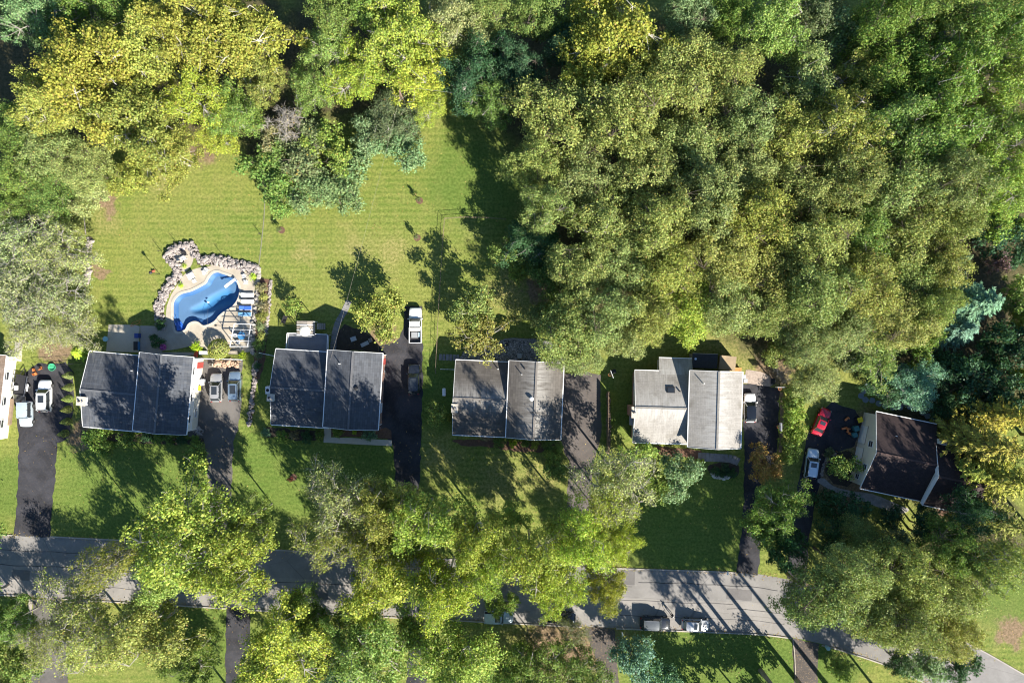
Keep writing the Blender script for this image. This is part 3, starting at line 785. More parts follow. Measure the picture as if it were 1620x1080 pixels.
def section(root, x0, x1, y0, y1, ze, zr, axis, wallm, roofm, ov=0.42, rk=0.28, trim=True, cut=(0, 0, 0, 0), eaves=(1, 1), rakes=(1, 1), zbase=0.0, ridge_mat=None, low=None):
    """One gabled wing: walls, two roof slopes, ridge cap, gutters and rake boards. axis: the way the ridge runs."""
    def T(a, b, z): return (a, b, z) if axis == 'y' else (b, a, z)     # a across the ridge, b along it
    a0, a1, b0, b1 = (x0, x1, y0, y1) if axis == 'y' else (y0, y1, x0, x1)
    am = (a0 + a1) / 2; half = (a1 - a0) / 2
    zw = ze + (zr - ze) * ov / half - 0.16
    A0, A1, B0, B1 = a0 + ov, a1 - ov, b0 + rk, b1 - rk
    prof = [(A0, zbase), (A1, zbase), (A1, zw), (am, zr - 0.17), (A0, zw)]
    mb = MB(); n = 5
    for b in (B0, B1): mb.v += [T(a, b, z) for a, z in prof]
    mb.f += [(0, 1, 2, 3, 4), (9, 8, 7, 6, 5)] + [(i, (i + 1) % 5, (i + 1) % 5 + 5, i + 5) for i in range(5)]
    o = mb.build('wall', wallm, root)
    bm = bmesh.new(); bm.from_mesh(o.data); bmesh.ops.recalc_face_normals(bm, faces=bm.faces); bm.to_mesh(o.data); bm.free()
    if low:
        lw = MB(); q = 0.03
        lw.box(((x0 + x1) / 2, (y0 + y1) / 2, zbase + low[0] / 2), ((A1 - A0 if axis == 'y' else B1 - B0) + 2 * q, (B1 - B0 if axis == 'y' else A1 - A0) + 2 * q, low[0]))
        lw.build('wall_base', low[1], root)
    R0, R1 = T(am, b0, zr), T(am, b1, zr)
    slope(root, R0, R1, T(a0, b0, ze), T(a0, b1, ze), roofm)
    slope(root, R0, R1, T(a1, b0, ze), T(a1, b1, ze), roofm)
    bar(root, T(am, b0 - 0.01, zr + 0.03), T(am, b1 + 0.01, zr + 0.03), 0.3, 0.05, ridge_mat or RIDGE.get(roofm.name, M_dark), 'ridge_cap')
    if trim:
        for s, a in ((eaves[0], a0 - 0.06), (eaves[1], a1 + 0.06)):
            if s: bar(root, T(a, b0, ze - 0.07), T(a, b1, ze - 0.07), 0.12, 0.12, M_white, 'gutter')
        for s, b in ((rakes[0], b0 - 0.025), (rakes[1], b1 + 0.025)):
            if s:
                for a in (a0, a1): bar(root, T(a, b, ze - 0.05), T(am, b, zr - 0.05), 0.05, 0.2, M_white, 'rake_board')
    return zw

def pipe(root, x, y, z, h=0.5, r=0.06, mat=None, name='vent_pipe'):
    return MB().cyl((0, 0, 0), r, h, 8).build(name, mat or M_chrome, root, (x, y, z))

def chimney(root, x, y, z0, z1, w, d, mat=None):
    c = MB().box((0, 0, (z1 - z0) / 2), (w, d, z1 - z0)).build('chimney', mat or M_white, root, (x, y, z0))
    mb = MB().box((0, 0, z1 - z0 + 0.05), (w + 0.14, d + 0.14, 0.1))
    mb.build('chimney_cap', M_conc, c)
    fl = MB(); fl.cyl((-w * 0.18, 0, z1 - z0 + 0.1), 0.14, 0.3, 10); fl.build('flue', M_dark, c)
    fl = MB(); fl.cyl((w * 0.22, 0, z1 - z0 + 0.1), 0.11, 0.22, 10); fl.build('flue', M_chrome, c)
    return c

def split_level(name, label, left, right, roofm, wallm, lowm, zl=(3.1, 4.65), zr=(4.85, 6.35), wins=True, ridge_mat=None):
    cR, wR, dR, rR = rectfit(right, zr[0]); cL, wL, dL, rL = rectfit(left, zl[0])
    rot = (rR + rL) / 2; ctr = (cR + cL) / 2
    root = thing(name, label, 'house', (ctr.x, ctr.y, 0), rot)
    inv = Matrix.Rotation(-rot, 2)
    r = inv @ (cR - ctr); l = inv @ (cL - ctr)
    rx0, rx1, ry0, ry1 = r.x - wR / 2, r.x + wR / 2, r.y - dR / 2, r.y + dR / 2
    lx0, ly0, ly1 = l.x - wL / 2, l.y - dL / 2, l.y + dL / 2
    lx1 = rx0 + 0.42
    section(root, rx0, rx1, ry0, ry1, zr[0], zr[1], 'y', wallm, roofm, low=(1.9, lowm), ridge_mat=ridge_mat)
    section(root, lx0, lx1, ly0, ly1, zl[0], zl[1], 'x', wallm, roofm, rakes=(1, 0), low=(0.8, lowm), ridge_mat=ridge_mat)
    # downspouts
    for (x, y, z) in ((rx1 - 0.36, ry0 + 0.36, zr[0]), (lx0 + 0.2, ly0 + 0.36, zl[0]), (rx1 - 0.36, ry1 - 0.36, zr[0])):
        MB().box((0, 0, (z - 0.1) / 2), (0.1, 0.08, z - 0.1)).build('downspout', M_white, root, (x, y, 0))
    if wins:
        E = -0.0
        for k, yy in enumerate((ry0 + 2.2, ry0 + 5.5, ry1 - 2.2)):
            window(root, rx1 - 0.42 + 0.035, yy, 3.4, 0, 1.1, 1.2)
        window(root, rx1 - 0.42 + 0.068, ry0 + 3.0, 1.2, 0, 1.4, 0.6)
        d = MB(); d.box((0, 0, 1.02), (0.07, 0.95, 2.04)); d = d.build('door', plastic('door_paint', (0.35, 0.06, 0.05)), root, (rx1 - 0.42 + 0.06, ry1 - 1.4, 0)); MB().lathe((0.06, 0.36, 1.0), [(0.02, -0.03), (0.035, 0), (0.02, 0.03)], 8).build('handle', M_chrome, d)
        for xx in (rx0 + 2.0, rx1 - 2.0):
            window(root, xx, ry0 + 0.28 - 0.035, 3.5, -math.pi / 2, 1.3, 1.3); window(root, xx, ry1 - 0.28 + 0.035, 3.5, math.pi / 2, 1.2, 1.2)
            window(root, xx, ry0 + 0.28 - 0.068, 1.1, -math.pi / 2, 1.3, 0.8)
        window(root, (lx0 + lx1) / 2 - 1.0, ly0 + 0.42 - 0.035, 1.75, -math.pi / 2, 2.2, 1.3); window(root, (lx0 + lx1) / 2 + 1.6, ly1 - 0.42 + 0.035, 1.9, math.pi / 2, 1.1, 1.0)
        window(root, lx0 + 0.28 - 0.035, ly1 - 2.5, 2.0, math.pi, 1.0, 1.1)
        d = MB().box((0, 0, 1.02), (0.95, 0.07, 2.04)).build('door', plastic('front_door_paint', (0.05, 0.09, 0.14)), root, (lx1 - 1.5, ly0 + 0.42 - 0.04, 0.15)); MB().lathe((0.36, -0.06, 1.0), [(0.02, -0.03), (0.035, 0), (0.02, 0.03)], 8).build('handle', M_chrome, d)
    info = dict(rx0=rx0, rx1=rx1, ry0=ry0, ry1=ry1, lx0=lx0, lx1=lx1, ly0=ly0, ly1=ly1, zl=zl, zr=zr, rot=rot, ctr=ctr)
    def loc(px, py, z):
        p = Vector(G(px, py, z)[:2]) - ctr; q = inv @ p
        return q.x, q.y
    info['loc'] = loc
    info['zright'] = lambda x: zr[0] + (zr[1] - zr[0]) * (1 - abs(x - (rx0 + rx1) / 2) / ((rx1 - rx0) / 2))
    info['zleft'] = lambda y: zl[0] + (zl[1] - zl[0]) * (1 - abs(y - (ly0 + ly1) / 2) / ((ly1 - ly0) / 2))
    return root, info

S1 = shingles('blue_grey_shingles', (0.062, 0.070, 0.085), (0.20, 0.195, 0.19), 0.45, 0.42, 0.0, wid=1.1)
S2 = shingles('charcoal_shingles', (0.070, 0.076, 0.088), (0.15, 0.15, 0.155), 0.3, 0.34, wid=0.8)
S3 = shingles('brown_grey_shingles', (0.10, 0.09, 0.08), (0.16, 0.145, 0.13), 0.35, 0.4, 0.5, wid=0.9)
S4 = shingles('bleached_grey_shingles', (0.26, 0.245, 0.225), (0.40, 0.385, 0.36), 0.6, 0.26, 0.8, 0.35, 0.55, 0.1)
S5 = shingles('dark_brown_shingles', (0.042, 0.029, 0.029), (0.085, 0.055, 0.05), 0.3, 0.22)

RIDGE = {m.name: rough(m.name + '_ridge', k, .25, 2, 12, .85, .2) for m, k in ((S1, (.12, .125, .135)), (S2, (.12, .12, .125)), (S3, (.17, .155, .14)), (S4, (.20, .19, .175)), (S5, (.07, .045, .04)))}
def roof_bits(h, inf, pipes, side):
    for px, py, hh, rr, m, nm in pipes:
        z = 5.6 if side(px) else 3.8
        for _ in range(3):
            x, y = inf['loc'](px, py, z)
            z = inf['zright'](x) if side(px) else inf['zleft'](y)
        if nm == 'roof_vent':
            b = MB().lathe((0, 0, 0), [(0.16, -0.1), (0.16, 0.22), (0.32, 0.26), (0.32, 0.34), (0.2, 0.42), (0.02, 0.45)], 14).build('roof_vent', m, h, (x, y, z))
        else: pipe(h, x, y, z - 0.12, hh + 0.12, rr, m, nm)

# house with the pool
h1, i1 = split_level('house', 'split level house with blue grey roof beside the pool',
    [(143.6, 557.5), (223, 561.6), (207.4, 680.3), (128.7, 675)], [(223, 559.5), (307.6, 562.6), (293, 686.4), (207.8, 680.7)], S1, M_white_siding, M_cream, zl=(2.9, 4.4), zr=(4.5, 6.0))
x, y = i1['loc'](131, 634, 4.2); chimney(h1, x, y, 0, 4.6, 1.25, 1.25, M_white)
roof_bits(h1, i1, [(209, 586, 0.3, 0.09, M_white, 'vent_pipe'), (238, 582, 0.3, 0.07, M_chrome, 'vent_pipe'), (210, 574, 0.25, 0.05, M_dark, 'vent_pipe')], lambda px: px > 216)
# house with the deck
h2, i2 = split_level('house', 'split level house with charcoal roof and white railed deck',
    [(438.7, 553.3), (519, 556), (510, 676), (426.5, 671)], [(520, 554), (606, 558), (597.6, 678.5), (509.5, 676.5)], S2, M_cream, M_brick)
x, y = i2['loc'](431, 628, 4.0); chimney(h2, x, y, 0, 4.8, 0.95, 1.0, M_cream)
roof_bits(h2, i2, [(476, 581.5, 0.35, 0.12, M_dark, 'vent_pipe'), (538, 575, 0.7, 0.08, M_white, 'vent_pipe'), (564, 614, 0.3, 0.2, M_dark, 'roof_vent')], lambda px: px > 515)
# the middle house
h3, i3 = split_level('house', 'split level house with brown grey roof and round roof vent',
    [(721.3, 569.6), (804.8, 572.7), (800, 691.5), (715.4, 686.8)], [(806, 570.4), (891.7, 573.5), (887, 695.4), (800, 691.5)], S3, M_white_siding, M_brick)
x, y = i3['loc'](720, 645, 3.9); chimney(h3, x, y, 0, 4.6, 0.9, 1.2, M_cream)
roof_bits(h3, i3, [(788, 583.5, 0.6, 0.08, M_white, 'vent_pipe'), (825.5, 592, 0.7, 0.07, M_white, 'vent_pipe'), (830, 583, 0.4, 0.12, M_dark, 'vent_pipe'), (841, 630.5, 0, 0, M_white, 'roof_vent')], lambda px: px > 805)
# the pale-roofed house
h4, i4 = split_level('house', 'split level house with pale bleached roof and a skylight',
    [(1003.3, 585.6), (1090, 588), (1089, 705), (1002, 696.5)], [(1090.4, 585.6), (1172, 588), (1174.4, 710.7), (1089.5, 705.5)], S4, M_cream, M_brick)
# its rear roof runs on down over an extension
L4 = i4['loc']; zE = i4['zl'][0]
slp = (i4['zl'][1] - zE) / ((i4['ly1'] - i4['ly0']) / 2)
ax0, ay1 = L4(1043, 566, 2.8); ax1, _ = L4(1095.5, 567, 2.8)
zx = zE - slp * (ay1 - i4['ly1'])
slope(h4, (ax0, i4['ly1'] - 0.5, zE + slp * 0.5 + 0.02), (ax1, i4['ly1'] - 0.5, zE + slp * 0.5 + 0.02), (ax0, ay1, zx + 0.02), (ax1, ay1, zx + 0.02), S4, 0.13, 'roof_slope', 3)
MB().box(((ax0 + ax1) / 2, (i4['ly1'] + ay1) / 2 - 0.4, (zx - 0.25) / 2), (ax1 - ax0 - 0.6, ay1 - i4['ly1'] + 0.1, zx - 0.25)).build('wall', M_cream, h4)
bar(h4, (ax0, ay1 + 0.06, zx - 0.06), (ax1, ay1 + 0.06, zx - 0.06), 0.12, 0.12, M_white, 'gutter')
sx, sy = L4(1061, 616.5, 3.9); sz = i4['zleft'](sy)
tilt = -math.atan(slp)
sk = MB().box((0, 0, 0.07), (1.2, 0.95, 0.2)).build('skylight', M_dark, h4, (sx, sy, sz)); sk.rotation_euler = (tilt, 0, 0)
MB().box((0, -0.05, 0.18), (1.0, 0.7, 0.03)).build('pane', M_window, sk)
roof_bits(h4, i4, [(1075, 618.5, 0.35, 0.12, M_dark, 'vent_pipe'), (1112, 606, 0.8, 0.07, M_white, 'vent_pipe')], lambda px: px > 1090)
cx, cy = L4(1002, 650, 2.5)
chimney(h4, cx - 0.2, cy, 0, 4.4, 0.7, 1.6, M_brick)

# ---- brown-roofed house on the right, turned about twenty degrees
def brown_house():
    ze, zr = 3.7, 6.2
    A = G(1386, 651, ze); Pk = G(1382.8, 709.6, zr); B = G(1360.7, 772, ze)
    C = G(1481, 699, ze + 0.4); D = G(1456.7, 795, ze + 0.4)
    v = Vector((A.x - B.x, A.y - B.y)); rot = math.atan2(v.y, v.x) - math.pi / 2
    dep = v.length; org = Vector(((A.x + B.x) / 2, (A.y + B.y) / 2))
    u = Vector((math.cos(rot), math.sin(rot)))
    wid = (Vector(((C.x + D.x) / 2, (C.y + D.y) / 2)) - org).dot(u)
    root = thing('house', 'house with dark brown roof and cream garage gable in deep shade', 'house', (org.x, org.y, 0), rot)
    hd = dep / 2
    section(root, 0, wid, -hd, hd, ze, zr, 'x', M_cream, S5, rk=0.12, rakes=(1, 0))
    section(root, wid - 0.15, wid + 7.5, -hd - 0.4, hd * 0.55, ze + 0.9, zr + 0.75, 'x', M_cream, S5, rk=0.1)
    # broad white boards on the step between the two roofs
    zc = zr + 0.75; y0, y1 = -hd - 0.4, hd * 0.55; ym = (y0 + y1) / 2
    for a in ((y0, ze + 0.9), (y1, ze + 0.9)): bar(root, (wid - 0.24, a[0], a[1] - 0.22), (wid - 0.24, ym, zc - 0.22), 0.05, 0.75, M_white, 'step_board')
    # garage gable: two doors, small windows, a plaque
    for yy in (2.1, -1.35):
        d = MB()
        for k in range(4): d.box((0, 0, 0.3 + k * 0.53), (0.06, 2.7, 0.5))
        d.build('garage_door', M_white, root, (0.12 - 0.04, yy, 0.02))
        MB().box((0.0, 0, 2.2), (0.05, 2.95, 0.12)).build('lintel', M_grey_wood, root, (0.12 - 0.03, yy, 0.02))
    window(root, 0.12 - 0.035, 1.0, 3.9, math.pi, 0.9, 1.1); window(root, 0.12 - 0.035, -2.6, 3.6, math.pi, 0.8, 1.0); window(root, 0.12 - 0.035, -4.4, 2.0, math.pi, 0.7, 1.0)
    for xx in (2.0, 5.0, 7.5): window(root, xx, -hd + 0.42 - 0.035, 2.2, -math.pi / 2, 1.2, 1.2); window(root, xx, hd - 0.42 + 0.035, 2.2, math.pi / 2, 1.2, 1.0)
    chimney(root, wid + 0.35, hd * 0.55 + 0.25, 0, 5.6, 0.9, 0.7, M_cream)
    pipe(root, 3.0, hd * 0.5, ze + 1.1, 0.5, 0.07, M_white)
    return root
brown_house()

# ---- the cream house at the picture's edge, with its rear awning
def edge_house():
    ze, zr = 2.9, 5.0
    TR = G(9.5, 562, ze); BR = G(-6, 700, ze)
    v = Vector((TR.x - BR.x, TR.y - BR.y)); rot = math.atan2(v.y, v.x) - math.pi / 2
    org = Vector(((TR.x + BR.x) / 2, (TR.y + BR.y) / 2)); hd = v.length / 2
    root = thing('house', 'cream sided house with brown roof beside the utility trailer', 'house', (org.x, org.y, 0), rot)
    section(root, -9, 0, -hd, hd, ze, zr, 'y', M_cream, shingles('tan_brown_shingles', (0.15, 0.11, 0.085), amt=0.3), ov=0.35, low=None)
    for yy in (-4.0, -0.5, 3.5): window(root, -0.35 + 0.035, yy, 1.9, 0, 1.2, 1.1)
    d = MB().box((0, 0, 1.02), (0.07, 0.95, 2.04)).build('door', M_white, root, (-0.32, 5.4, 0.1)); MB().lathe((0.06, 0.36, 1.0), [(0.02, -0.03), (0.035, 0), (0.02, 0.03)], 8).build('handle', M_chrome, d)
    return root
edge_house()
# ------------------------------------------------------------------ trees and shrubs
def foliage_mesh(name, cen, nrm, size, asp, mat, rs, axis=None):
    """Leaf-shaped faces at the given centres, facing their normals."""
    n = len(cen)
    nrm = nrm / np.maximum(np.linalg.norm(nrm, axis=1, keepdims=True), 1e-6)
    t = rs.normal(size=(n, 3)) if axis is None else axis + rs.normal(size=(n, 3)) * 0.15
    t -= nrm * np.sum(t * nrm, axis=1, keepdims=True)
    t /= np.maximum(np.linalg.norm(t, axis=1, keepdims=True), 1e-6)
    b = np.cross(nrm, t)
    s = size[:, None]; w = (size * asp)[:, None]
    v = np.empty((n, 4, 3))
    v[:, 0] = cen - t * s * 0.5
    v[:, 1] = cen + b * w * 0.5 + t * s * 0.05 - nrm * s * 0.08
    v[:, 2] = cen + t * s * 0.5
    v[:, 3] = cen - b * w * 0.5 + t * s * 0.05 - nrm * s * 0.08
    me = bpy.data.meshes.new(name)
    me.vertices.add(n * 4); me.vertices.foreach_set('co', v.reshape(-1))
    me.loops.add(n * 4); me.loops.foreach_set('vertex_index', np.arange(n * 4, dtype=np.int32))
    me.polygons.add(n); me.polygons.foreach_set('loop_start', np.arange(0, n * 4, 4, dtype=np.int32))
    try: me.polygons.foreach_set('loop_total', np.full(n, 4, dtype=np.int32))
    except Exception: pass
    at = me.attributes.new('leaf', 'FLOAT_VECTOR', 'FACE')
    at.data.foreach_set('vector', rs.random((n, 3)).astype(np.float32).reshape(-1))
    me.materials.append(mat)
    me.update(calc_edges=True)
    return me

def unit(rs, n):
    d = rs.normal(size=(n, 3)); return d / np.linalg.norm(d, axis=1, keepdims=True)

def broad(seed, Rr, h, base=0.3, ncl=60, rc=0.26, per=180, leaf=0.34, asp=0.75, bark=None, twigs=0, flat=0.62, open_=0.0, lobes=0.2, sink=0.0, limb=1.0, twr=0.018, up=0.55, ext=0.15):
    """A broadleaf tree of crown radius Rr and height h: clumps of leaves carried on limbs. Returns trunk and crown meshes."""
    rs = np.random.RandomState(seed); rnd = random.Random(seed)
    zb = h * base; zc = zb + (h - zb) * 0.45; hu = h - zc; hl = zc - zb
    ph = rs.uniform(0, 6.28, 4)
    cl = []; tries = 0
    while len(cl) < ncl and tries < ncl * 60:
        tries += 1
        d = unit(rs, 1)[0]
        if d[2] < -0.55: continue
        if d[2] < 0 and rs.rand() < 0.35: continue
        a = math.atan2(d[1], d[0])
        lob = 1 + lobes * math.sin(2 * a + ph[0]) * 0.5 + lobes * math.sin(3 * a + ph[1]) + lobes * 0.6 * math.sin(5 * a + ph[2]) + lobes * 0.5 * math.sin(4 * d[2] + ph[3])
        k = rs.uniform(0.62, 0.98) if rs.rand() < 0.8 else rs.uniform(0.2, 0.6)
        k *= lob * 0.86
        p = np.array([d[0] * Rr * k, d[1] * Rr * k, zc + d[2] * (hu if d[2] > 0 else hl) * k])
        r = Rr * rc * rs.uniform(0.6, 1.3)
        if any(np.linalg.norm((p - q) * [1, 1, 1.2]) < (r + s) * 0.46 for q, s in cl): continue
        if open_ and rs.rand() < open_ and d[2] > -0.2: continue
        cl.append((p, r))
    C = []; N = []; S = []
    for p, r in cl:
        n = int(per * (r / (Rr * rc)) ** 2 * rs.uniform(0.75, 1.2))
        u = unit(rs, n); rad = rs.rand(n) ** 0.55 * rs.uniform(0.85, 1.25, n)
        wob = 1 + 0.28 * np.sin(u[:, 0] * 5 + p[0]) * np.cos(u[:, 1] * 6 + p[1])
        q = u * (rad * r * wob)[:, None]; q[:, 2] *= flat
        C.append(p + q)
        out = np.array([p[0], p[1], (p[2] - zc) * 1.2]); out = out / (np.linalg.norm(out) + 1e-6)
        N.append(u * 0.5 + out * 0.3 + np.array([0, 0, up]) + rs.normal(size=(n, 3)) * 0.75)
        S.append(leaf * rs.uniform(0.6, 1.25, n))
    C = np.concatenate(C); N = np.concatenate(N); S = np.concatenate(S)
    crown = foliage_mesh('crown', C, N, S, asp, M_leaf, rs)
    # trunk, limbs, branchlets
    mb = MB(); tr = 0.013 * h + 0.04
    fork = zb + (zc - zb) * 0.35
    bend = Vector((rnd.uniform(-.15, .15), rnd.uniform(-.15, .15), 0))
    mb.tube([(0, 0, -0.2), (bend.x * .3, bend.y * .3, fork * 0.4), (bend.x, bend.y, fork), (bend.x * 1.5, bend.y * 1.5, zc + hu * 0.45)], [tr * 1.35, tr, tr * 0.8, tr * 0.25], 7)
    nl = rnd.randint(5, 7); tips = []
    for k in range(nl):
        a = k * math.tau / nl + rnd.uniform(-.3, .3); L = Rr * rnd.uniform(0.45, 0.65)
        z0 = fork + (zc - fork) * rnd.uniform(0, 0.9); z1 = z0 + (h - z0) * rnd.uniform(0.4, 0.68)
        pts = [Vector((bend.x, bend.y, z0)), Vector((math.cos(a) * L * 0.35, math.sin(a) * L * 0.35, z0 + (z1 - z0) * 0.35)), Vector((math.cos(a + .1) * L * 0.7, math.sin(a + .1) * L * 0.7, z0 + (z1 - z0) * 0.75)), Vector((math.cos(a) * L, math.sin(a) * L, z1))]
        mb.tube(pts, [tr * 0.5 * limb, tr * 0.42 * limb, tr * 0.3 * limb, tr * 0.14 * limb], 5)
        tips += pts[1:]
    for p, r in cl:
        P = Vector(p); q = min(tips, key=lambda t: (t - P).length)
        m = q.lerp(P, 0.5) + Vector((rnd.uniform(-.1, .1), rnd.uniform(-.1, .1), rnd.uniform(-.05, .15))) * Rr * 0.15
        mb.tube([q, m, P + (P - q) * ext], [tr * 0.2 * limb, tr * 0.13 * limb, 0.02], 4, False)
        for _ in range(twigs):
            d = Vector(unit(rs, 1)[0]); d.z = abs(d.z) * 0.8
            e = P + d * r * rnd.uniform(0.8, 1.25); mm = P.lerp(e, 0.55) + Vector(unit(rs, 1)[0]) * r * 0.12
            mb.tube([P.lerp(q, 0.15), mm, e], [twr * 1.6, twr, twr * 0.4], 3, False)
    trunk = mb.mesh('trunk', bark or M_bark, True)
    return dict(trunk=trunk, crown=crown, R=Rr, h=h)

def conifer(seed, Rr, h, levels=15, per=8, droop=0.15, leaf=0.5, bark=None, gap=1.0):
    """A conifer: whorls of boughs, each feathered with sprays of needles."""
    rs = np.random.RandomState(seed); rnd = random.Random(seed); mb = MB()
    mb.tube([(0, 0, -0.2), (0, 0, h * 0.5), (0, 0, h * 0.98)], [0.02 * h + 0.06, 0.012 * h + 0.03, 0.02], 7)
    C = []; N = []; S = []; A = []
    for l in range(levels):
        f = l / (levels - 1); z = h * (0.1 + 0.86 * f)
        L0 = Rr * (1 - f) ** 0.75 + 0.15
        nb = max(4, int(per * (1 - f * 0.45)))
        for k in range(nb):
            a = (k + rnd.uniform(-.35, .35)) * math.tau / nb + l * 0.7; L = L0 * rnd.uniform(0.72, 1.1)
            d = Vector((math.cos(a), math.sin(a), 0)); rise = L * (0.22 - droop * 2 * (1 - f))
            pts = [Vector((0, 0, z)) + d * L * t + Vector((0, 0, rise * t - droop * L * t * t)) for t in (0, 0.35, 0.7, 1.0)]
            mb.tube(pts, [0.05, 0.035, 0.02, 0.008], 3, False)
            n = int(34 * gap * (L / Rr + 0.25) * Rr / 3.0)
            t = rs.uniform(0.12, 1.02, n); side = rs.choice([-1, 1], n); w = L * 0.26 * (1.12 - t) * rs.uniform(0.1, 1, n)
            dx, dy = d.x, d.y
            x = dx * L * t - dy * side * w; y = dy * L * t + dx * side * w
            zz = z + rise * t - droop * L * t * t - w * 0.18 + rs.uniform(-.06, .06, n)
            C.append(np.stack([x, y, zz], 1))
            ax = np.stack([dx * 0.8 - dy * side * 0.6, dy * 0.8 + dx * side * 0.6, np.full(n, -0.12)], 1); A.append(ax)
            N.append(np.stack([rs.normal(0, .35, n) + dx * 0.25, rs.normal(0, .35, n) + dy * 0.25, np.ones(n)], 1)); S.append(leaf * rs.uniform(0.6, 1.3, n))
    C = np.concatenate(C); N = np.concatenate(N); S = np.concatenate(S); A = np.concatenate(A)
    crown = foliage_mesh('crown', C, N, S, 0.3, M_needle, rs, A)
    return dict(trunk=mb.mesh('trunk', bark or M_bark, True), crown=crown, R=Rr, h=h)

def dense_cone(seed, Rr, h, n=1500, leaf=0.14, round_=False, mat=None):
    """A clipped or naturally tight shrub: leaves packed on a cone or ball."""
    rs = np.random.RandomState(seed); u = unit(rs, n)
    if round_:
        u[:, 2] = np.abs(u[:, 2]) * 1.0 - 0.25
        u /= np.linalg.norm(u, axis=1, keepdims=True)
        k = rs.uniform(0.82, 1.0, n) * (1 + 0.06 * np.sin(u[:, 0] * 7) * np.cos(u[:, 1] * 6 + seed))
        C = u * k[:, None] * [Rr, Rr, h * 0.6] + [0, 0, h * 0.4]; N = u + rs.normal(size=(n, 3)) * 0.45
    else:
        z = 1 - np.sqrt(rs.rand(n)); a = rs.uniform(0, 6.28, n); r = (1 - z) ** 0.8 * Rr * rs.uniform(0.75, 1.02, n) * (0.5 + 0.5 * np.minimum(1, z * 8 + 0.4))
        C = np.stack([np.cos(a) * r, np.sin(a) * r, z * h + 0.05], 1); N = np.stack([np.cos(a), np.sin(a), np.full(n, 0.5)], 1) + rs.normal(size=(n, 3)) * 0.4
    crown = foliage_mesh('foliage', C, N, leaf * rs.uniform(0.6, 1.3, n), 0.7, mat or M_leaf, rs)
    mb = MB(); mb.tube([(0, 0, -0.1), (0, 0, h * 0.7)], [0.06, 0.03], 6)
    for k in range(5):
        a = k * 1.3; mb.tube([(0, 0, h * 0.15), (math.cos(a) * Rr * 0.6, math.sin(a) * Rr * 0.6, h * 0.5)], [0.03, 0.015], 4, False)
    return dict(trunk=mb.mesh('stem', M_bark, True), crown=crown, R=Rr, h=h)

def strappy(seed, Rr, h, n=260):
    """Ornamental grass: arching blades from one tuft."""
    rs = np.random.RandomState(seed)
    a = rs.uniform(0, 6.28, n); t = rs.uniform(0.1, 1, n); lean = rs.uniform(0.2, 1, n)
    r = t * lean * Rr; z = h * (t - 0.45 * t * t * lean)
    C = np.stack([np.cos(a) * r, np.sin(a) * r, z], 1); A = np.stack([np.cos(a) * lean, np.sin(a) * lean, 0.7 - t * lean], 1)
    N = np.stack([np.cos(a) * 0.4, np.sin(a) * 0.4, np.ones(n)], 1) + rs.normal(size=(n, 3)) * 0.3
    return dict(trunk=None, crown=foliage_mesh('foliage', C, N, 0.45 * rs.uniform(0.6, 1.3, n), 0.14, M_needle, rs, A), R=Rr, h=h)

V = {}
# woodland crowns: fine leaves, many clumps
V['wood'] = [broad(100 + k, 6.0, 15.0, 0.22, 125, 0.19, 185, 0.26, 0.8, M_bark, 1, 0.8, 0.08, lobes=0.16) for k in range(5)]
V['wood_loose'] = [broad(140 + k, 6.0, 15.0, 0.25, 78, 0.2, 215, 0.28, 0.8, M_grey_bark, 1, 0.75, 0.12, lobes=0.24) for k in range(3)]
# maples and street trees: larger leaves, layered fans
V['maple'] = [broad(200 + k, 6.5, 13.0, 0.26, 96, 0.2, 215, 0.28, 0.8, M_grey_bark, 1, 0.5, 0.1, lobes=0.26, up=0.75, limb=1.2) for k in range(5)]
# big sycamores with pale limbs
V['sycamore'] = [broad(300 + k, 8.0, 18.0, 0.25, 120, 0.165, 215, 0.34, 0.85, M_white_bark, 0, 0.62, 0.1, lobes=0.24, limb=0.75, ext=-0.25) for k in range(3)]
# twiggy, half-bare trees
V['twiggy'] = [broad(400 + k, 6.0, 12.0, 0.28, 90, 0.2, 90, 0.28, 0.7, M_grey_bark, 7, 0.7, 0.1, lobes=0.24, twr=0.02, limb=1.2) for k in range(3)]
V['tall'] = [broad(450 + k, 6.0, 24.0, 0.5, 80, 0.2, 130, 0.36, 0.8, M_grey_bark, 1, 0.75, 0.12, lobes=0.24) for k in range(2)]
# small garden trees
V['garden'] = [broad(500 + k, 4.0, 8.0, 0.24, 44, 0.25, 130, 0.34, 0.75, M_bark, 1, 0.66, 0.1, lobes=0.3) for k in range(4)]
V['open'] = [broad(550 + k, 4.5, 8.5, 0.30, 30, 0.24, 150, 0.36, 0.75, M_grey_bark, 2, 0.6, 0.1, lobes=0.45, limb=1.4) for k in range(2)]
V['small'] = [broad(600 + k, 2.0, 4.2, 0.15, 24, 0.3, 75, 0.26, 0.75, M_bark, 0, 0.75, lobes=0.2) for k in range(4)]
V['bush'] = [broad(650 + k, 2.0, 2.6, 0.02, 30, 0.28, 70, 0.24, 0.75, M_bark, 0, 0.8, lobes=0.16) for k in range(3)]
V['bare'] = [broad(700 + k, 4.0, 9.0, 0.25, 40, 0.28, 10, 0.25, 0.7, M_grey_bark, 14, 0.8, lobes=0.2, twr=0.03) for k in range(2)]
V['soft_conifer'] = [conifer(800 + k, 5.0, 13.0, 17, 10, 0.16, 0.62, gap=1.3) for k in range(2)]
V['larch'] = [conifer(820 + k, 5.0, 12.0, 14, 11, 0.05, 0.6, gap=1.25) for k in range(2)]
V['cone'] = [dense_cone(900 + k, 1.0, 2.6) for k in range(2)]
V['ball'] = [dense_cone(920 + k, 1.5, 1.9, 2600, 0.17, True) for k in range(2)]
V['grass'] = [strappy(940 + k, 0.9, 1.0) for k in range(2)]

